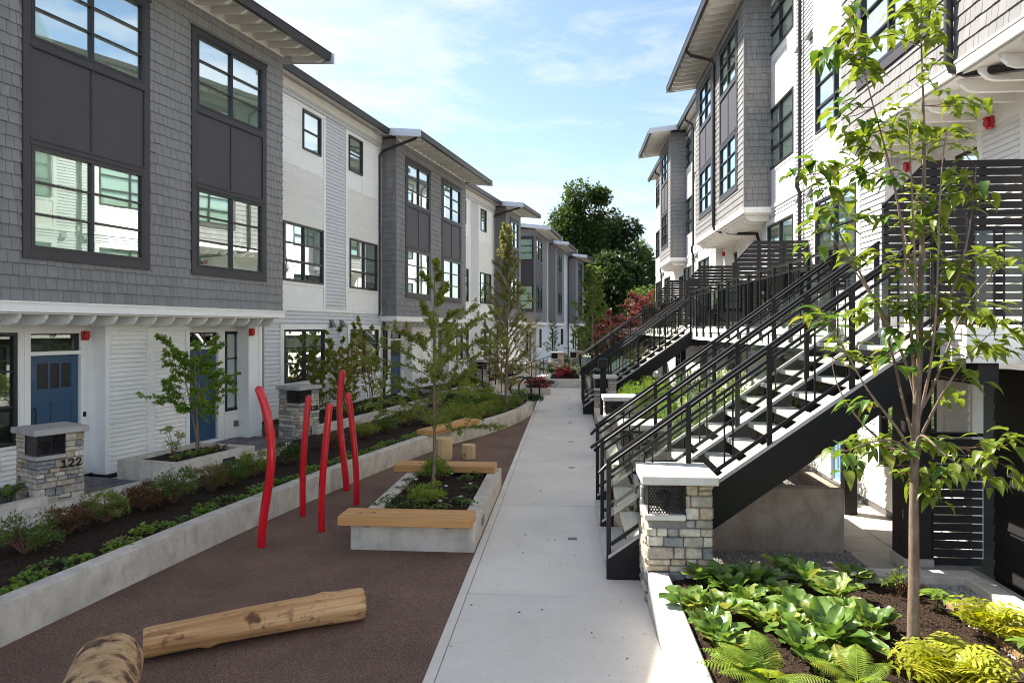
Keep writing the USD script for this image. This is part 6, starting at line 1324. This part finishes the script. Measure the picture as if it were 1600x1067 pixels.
mound('grass_tuft', 'small green tuft in the gravel of the tall planter under the stairs', 'grass', (2.6, 9.4, 0.70), 0.12, 0.35, 120, 0.16, 'leaf_mid', 660, up=2.0, ratio=0.12)
# far plants, maples and flowers
for i, (x, y, z, r, h, mt, lab) in enumerate(((-1.25, 29.2, .26, .50, .42, 'red_petal', 'red flowering plant in the low planter by the bike hoops'), (-0.2, 33.0, .36, .42, .62, 'red_petal', 'red flowering plant in the planter closing the path'), (0.2, 33.8, .36, .55, .85, 'cream_petal', 'cream-flowered bush in the planter closing the path'))):
    mound('flowering_plant', lab, 'flowers', (x, y, z), r, h, 420, 0.09, mt, 680 + i, up=0.4, ratio=0.8, lobes=12)
    mound('flower_foliage', lab.replace('flowering plant', 'flowers\' green foliage').replace('cream-flowered bush', 'green foliage of the cream bush'), 'foliage', (x + 0.1, y + 0.1, z), r * 1.15, h * 0.85, 900, 0.09, 'leaf_dark', 690 + i, up=0.5, lobes=14)
mound('far_shrub', 'rounded green shrub in the planter closing the path, right of the cream bush', 'shrub', (0.35, 35.0, .36), .6, .8, 1200, .09, 'leaf_mid', 700)
for i, (x, y, r, h, mt, lab) in enumerate(((-3.9, 26.5, .5, .8, 'leaf_mid', 'green shrub by the low wall beyond the curved bed'), (-3.6, 29.8, .55, .8, 'leaf_dark', 'dark clipped shrub behind the far black railing'), (-2.6, 33.2, .55, .7, 'leaf_mid', 'green shrub near the far ramp railing'), (-5.0, 26.0, .6, .9, 'leaf_dark', 'dark shrub in front of the white ground floor past the second bay'), (-1.2, 39.0, .6, .9, 'leaf_dark', 'dark round shrub beside the far pillars'), (-0.2, 44.5, .8, 1.2, 'leaf_mid', 'green shrub behind the far pillars'))):
    mound('far_shrub', lab, 'shrub', (x, y, .45 if y < 35 else .05), r, h, 1300, 0.085, mt, 710 + i)
for i, (x, y, h, mt, lab) in enumerate(((-2.55, 26.8, 2.7, 'leaf_light_tree', 'thin pale sapling right of the columnar tree'), (-1.95, 35.5, 2.9, 'leaf_light_tree', 'thin pale sapling in front of the wrapped corner house'), (-0.9, 46.0, 3.0, 'leaf_mid', 'green sapling before the far white houses'), (0.6, 50.0, 3.4, 'leaf_mid', 'green sapling at the far end, left of the taller one'))):
    branchy('sapling', lab, 'tree', (x, y, 0.05), h, 0.025, whorl(26, 0.2, 0.97, 0.62, 0.3, 0.3, 0.9, 220 + i * 30), 2000, 0.075, mt, 50 + i, twigs=5)
branchy('garden_tree', 'leafy green tree beyond the second staircase, left of the red maples', 'tree', (1.6, 44.0, 0.05), 6.2, 0.09, whorl(60, 0.15, 0.98, 1.7, 0.6, 0.2, 1.0, 320), 9000, 0.14, 'leaf_mid', 60, twigs=7)
branchy('red_maple', 'larger dark red maple behind the second staircase', 'tree', (4.1, 38.6, 0.05), 4.4, 0.07, whorl(44, 0.35, 0.97, 1.5, 0.8, 0.05, 0.5, 400), 6500, 0.13, 'leaf_red', 61, twigs=7)
branchy('red_maple', 'smaller dark red maple left of the larger one', 'tree', (2.5, 41.0, 0.05), 3.5, 0.06, whorl(38, 0.25, 0.97, 1.05, 0.6, 0.05, 0.5, 460), 4800, 0.12, 'leaf_red', 62, twigs=6)
def big_tree(name, label, base, h, rad, zc, n, size, lmat, seed, lobes=46, sq=1.0):
    rng = np.random.default_rng(seed); base = np.array(base, float); T = Thing(name, label, 'tree', base)
    c = base + (0, 0, zc); d = rand_dirs(rng, lobes); rr = rng.uniform(0.35, 0.92, (lobes, 1)); C = c + d / np.array([1, 1, 0.6]) * 0.85 * rr * np.array([rad, rad, (h - zc) * sq])
    C[:, 2] = np.clip(C[:, 2], base[2] + 1.5, base[2] + h * 0.97)
    tr = MB().tube([base - (0, 0, .2), base + (0, 0, zc * 0.6), c + (0, 0, (h - zc) * 0.4)], [rad * 0.07, rad * 0.055, rad * 0.015], 8); T.part('trunk', tr, 'dark_bark', smooth=50)
    lm = MB()
    for q in C: lm.tube([base + (0, 0, zc * rng.uniform(0.4, 0.9)), (c + q) / 2 - (0, 0, 0.4), q], [rad * 0.025, rad * 0.015, rad * 0.004], 5, cap=False)
    T.part('limbs', lm, 'dark_bark')
    idx = rng.integers(0, lobes, n); ls = rad * rng.uniform(0.16, 0.34, lobes); off = rand_dirs(rng, n) * (0.35 + 0.65 * rng.random((n, 1)) ** 0.4) * ls[idx][:, None] + rng.normal(0, 0.25, (n, 3))
    P = C[idx] + off; D = off / np.maximum(np.linalg.norm(off, axis=1, keepdims=True), 1e-6) + rng.normal(0, 0.6, (n, 3)) - (0, 0, 0.2)
    T.part('crown', leaf_cloud(P, D, size, rng, 0.7), lmat)
big_tree('broadleaf_tree', 'tallest dark green tree at the end of the lane, rising above the far houses', (1.3, 80.0, -0.2), 18.6, 5.6, 10.0, 70000, 0.42, 'leaf_far', 801, 60)
big_tree('broadleaf_tree', 'big dark green tree on the right of the tallest one, lower and rounder', (9.2, 84.0, -0.2), 12.9, 5.2, 6.6, 42000, 0.42, 'leaf_far', 802, 50)
big_tree('broadleaf_tree', 'dark tree just right of the tallest one, joining it to the lower rounder tree', (5.0, 82.0, -0.2), 15.4, 4.4, 8.0, 42000, 0.42, 'leaf_far', 807, 50)
big_tree('broadleaf_tree', 'tree filling the gap below the tallest tree, behind the red maples', (5.4, 72.0, -0.2), 9.8, 4.6, 4.6, 34000, 0.40, 'leaf_far', 803, 44)
big_tree('broadleaf_tree', 'yellow-green tree lit by the sun in front of the big dark trees', (6.0, 60.0, -0.2), 6.6, 1.7, 4.0, 6000, 0.22, 'leaf_mid', 804, 22)
big_tree('broadleaf_tree', 'dark tree at the far end of the left terrace', (1.5, 90.0, -0.2), 12.5, 4.5, 6.0, 14000, 0.4, 'leaf_far', 805, 34)
big_tree('broadleaf_tree', 'dark tree farthest right, beside the right terrace', (14.5, 92.0, -0.2), 12.0, 5.0, 6.0, 14000, 0.4, 'leaf_far', 806, 34)

# a little litter on the ground
rng = np.random.default_rng(991); n = 150
lx = np.where(rng.random(n) < 0.45, rng.uniform(-1.0, 0.78, n), rng.uniform(-4.2, -1.2, n)); ly = rng.uniform(4.9, 17, n)
ok = lx > np.interp(ly, CL[:, 1], CL[:, 0]) + 0.08
P = np.stack([lx, ly, np.where(lx > PX0, 0.016, 0.012)], 1)[ok]
a = rng.uniform(0, 6.28, len(P)); V, F = leaf_cloud(P, np.stack([np.cos(a), np.sin(a), 0.05 * np.ones(len(P))], 1), 0.028, rng, 0.6, 0.2)
single('leaf_litter', (V, F), 'mulch', kind='stuff')
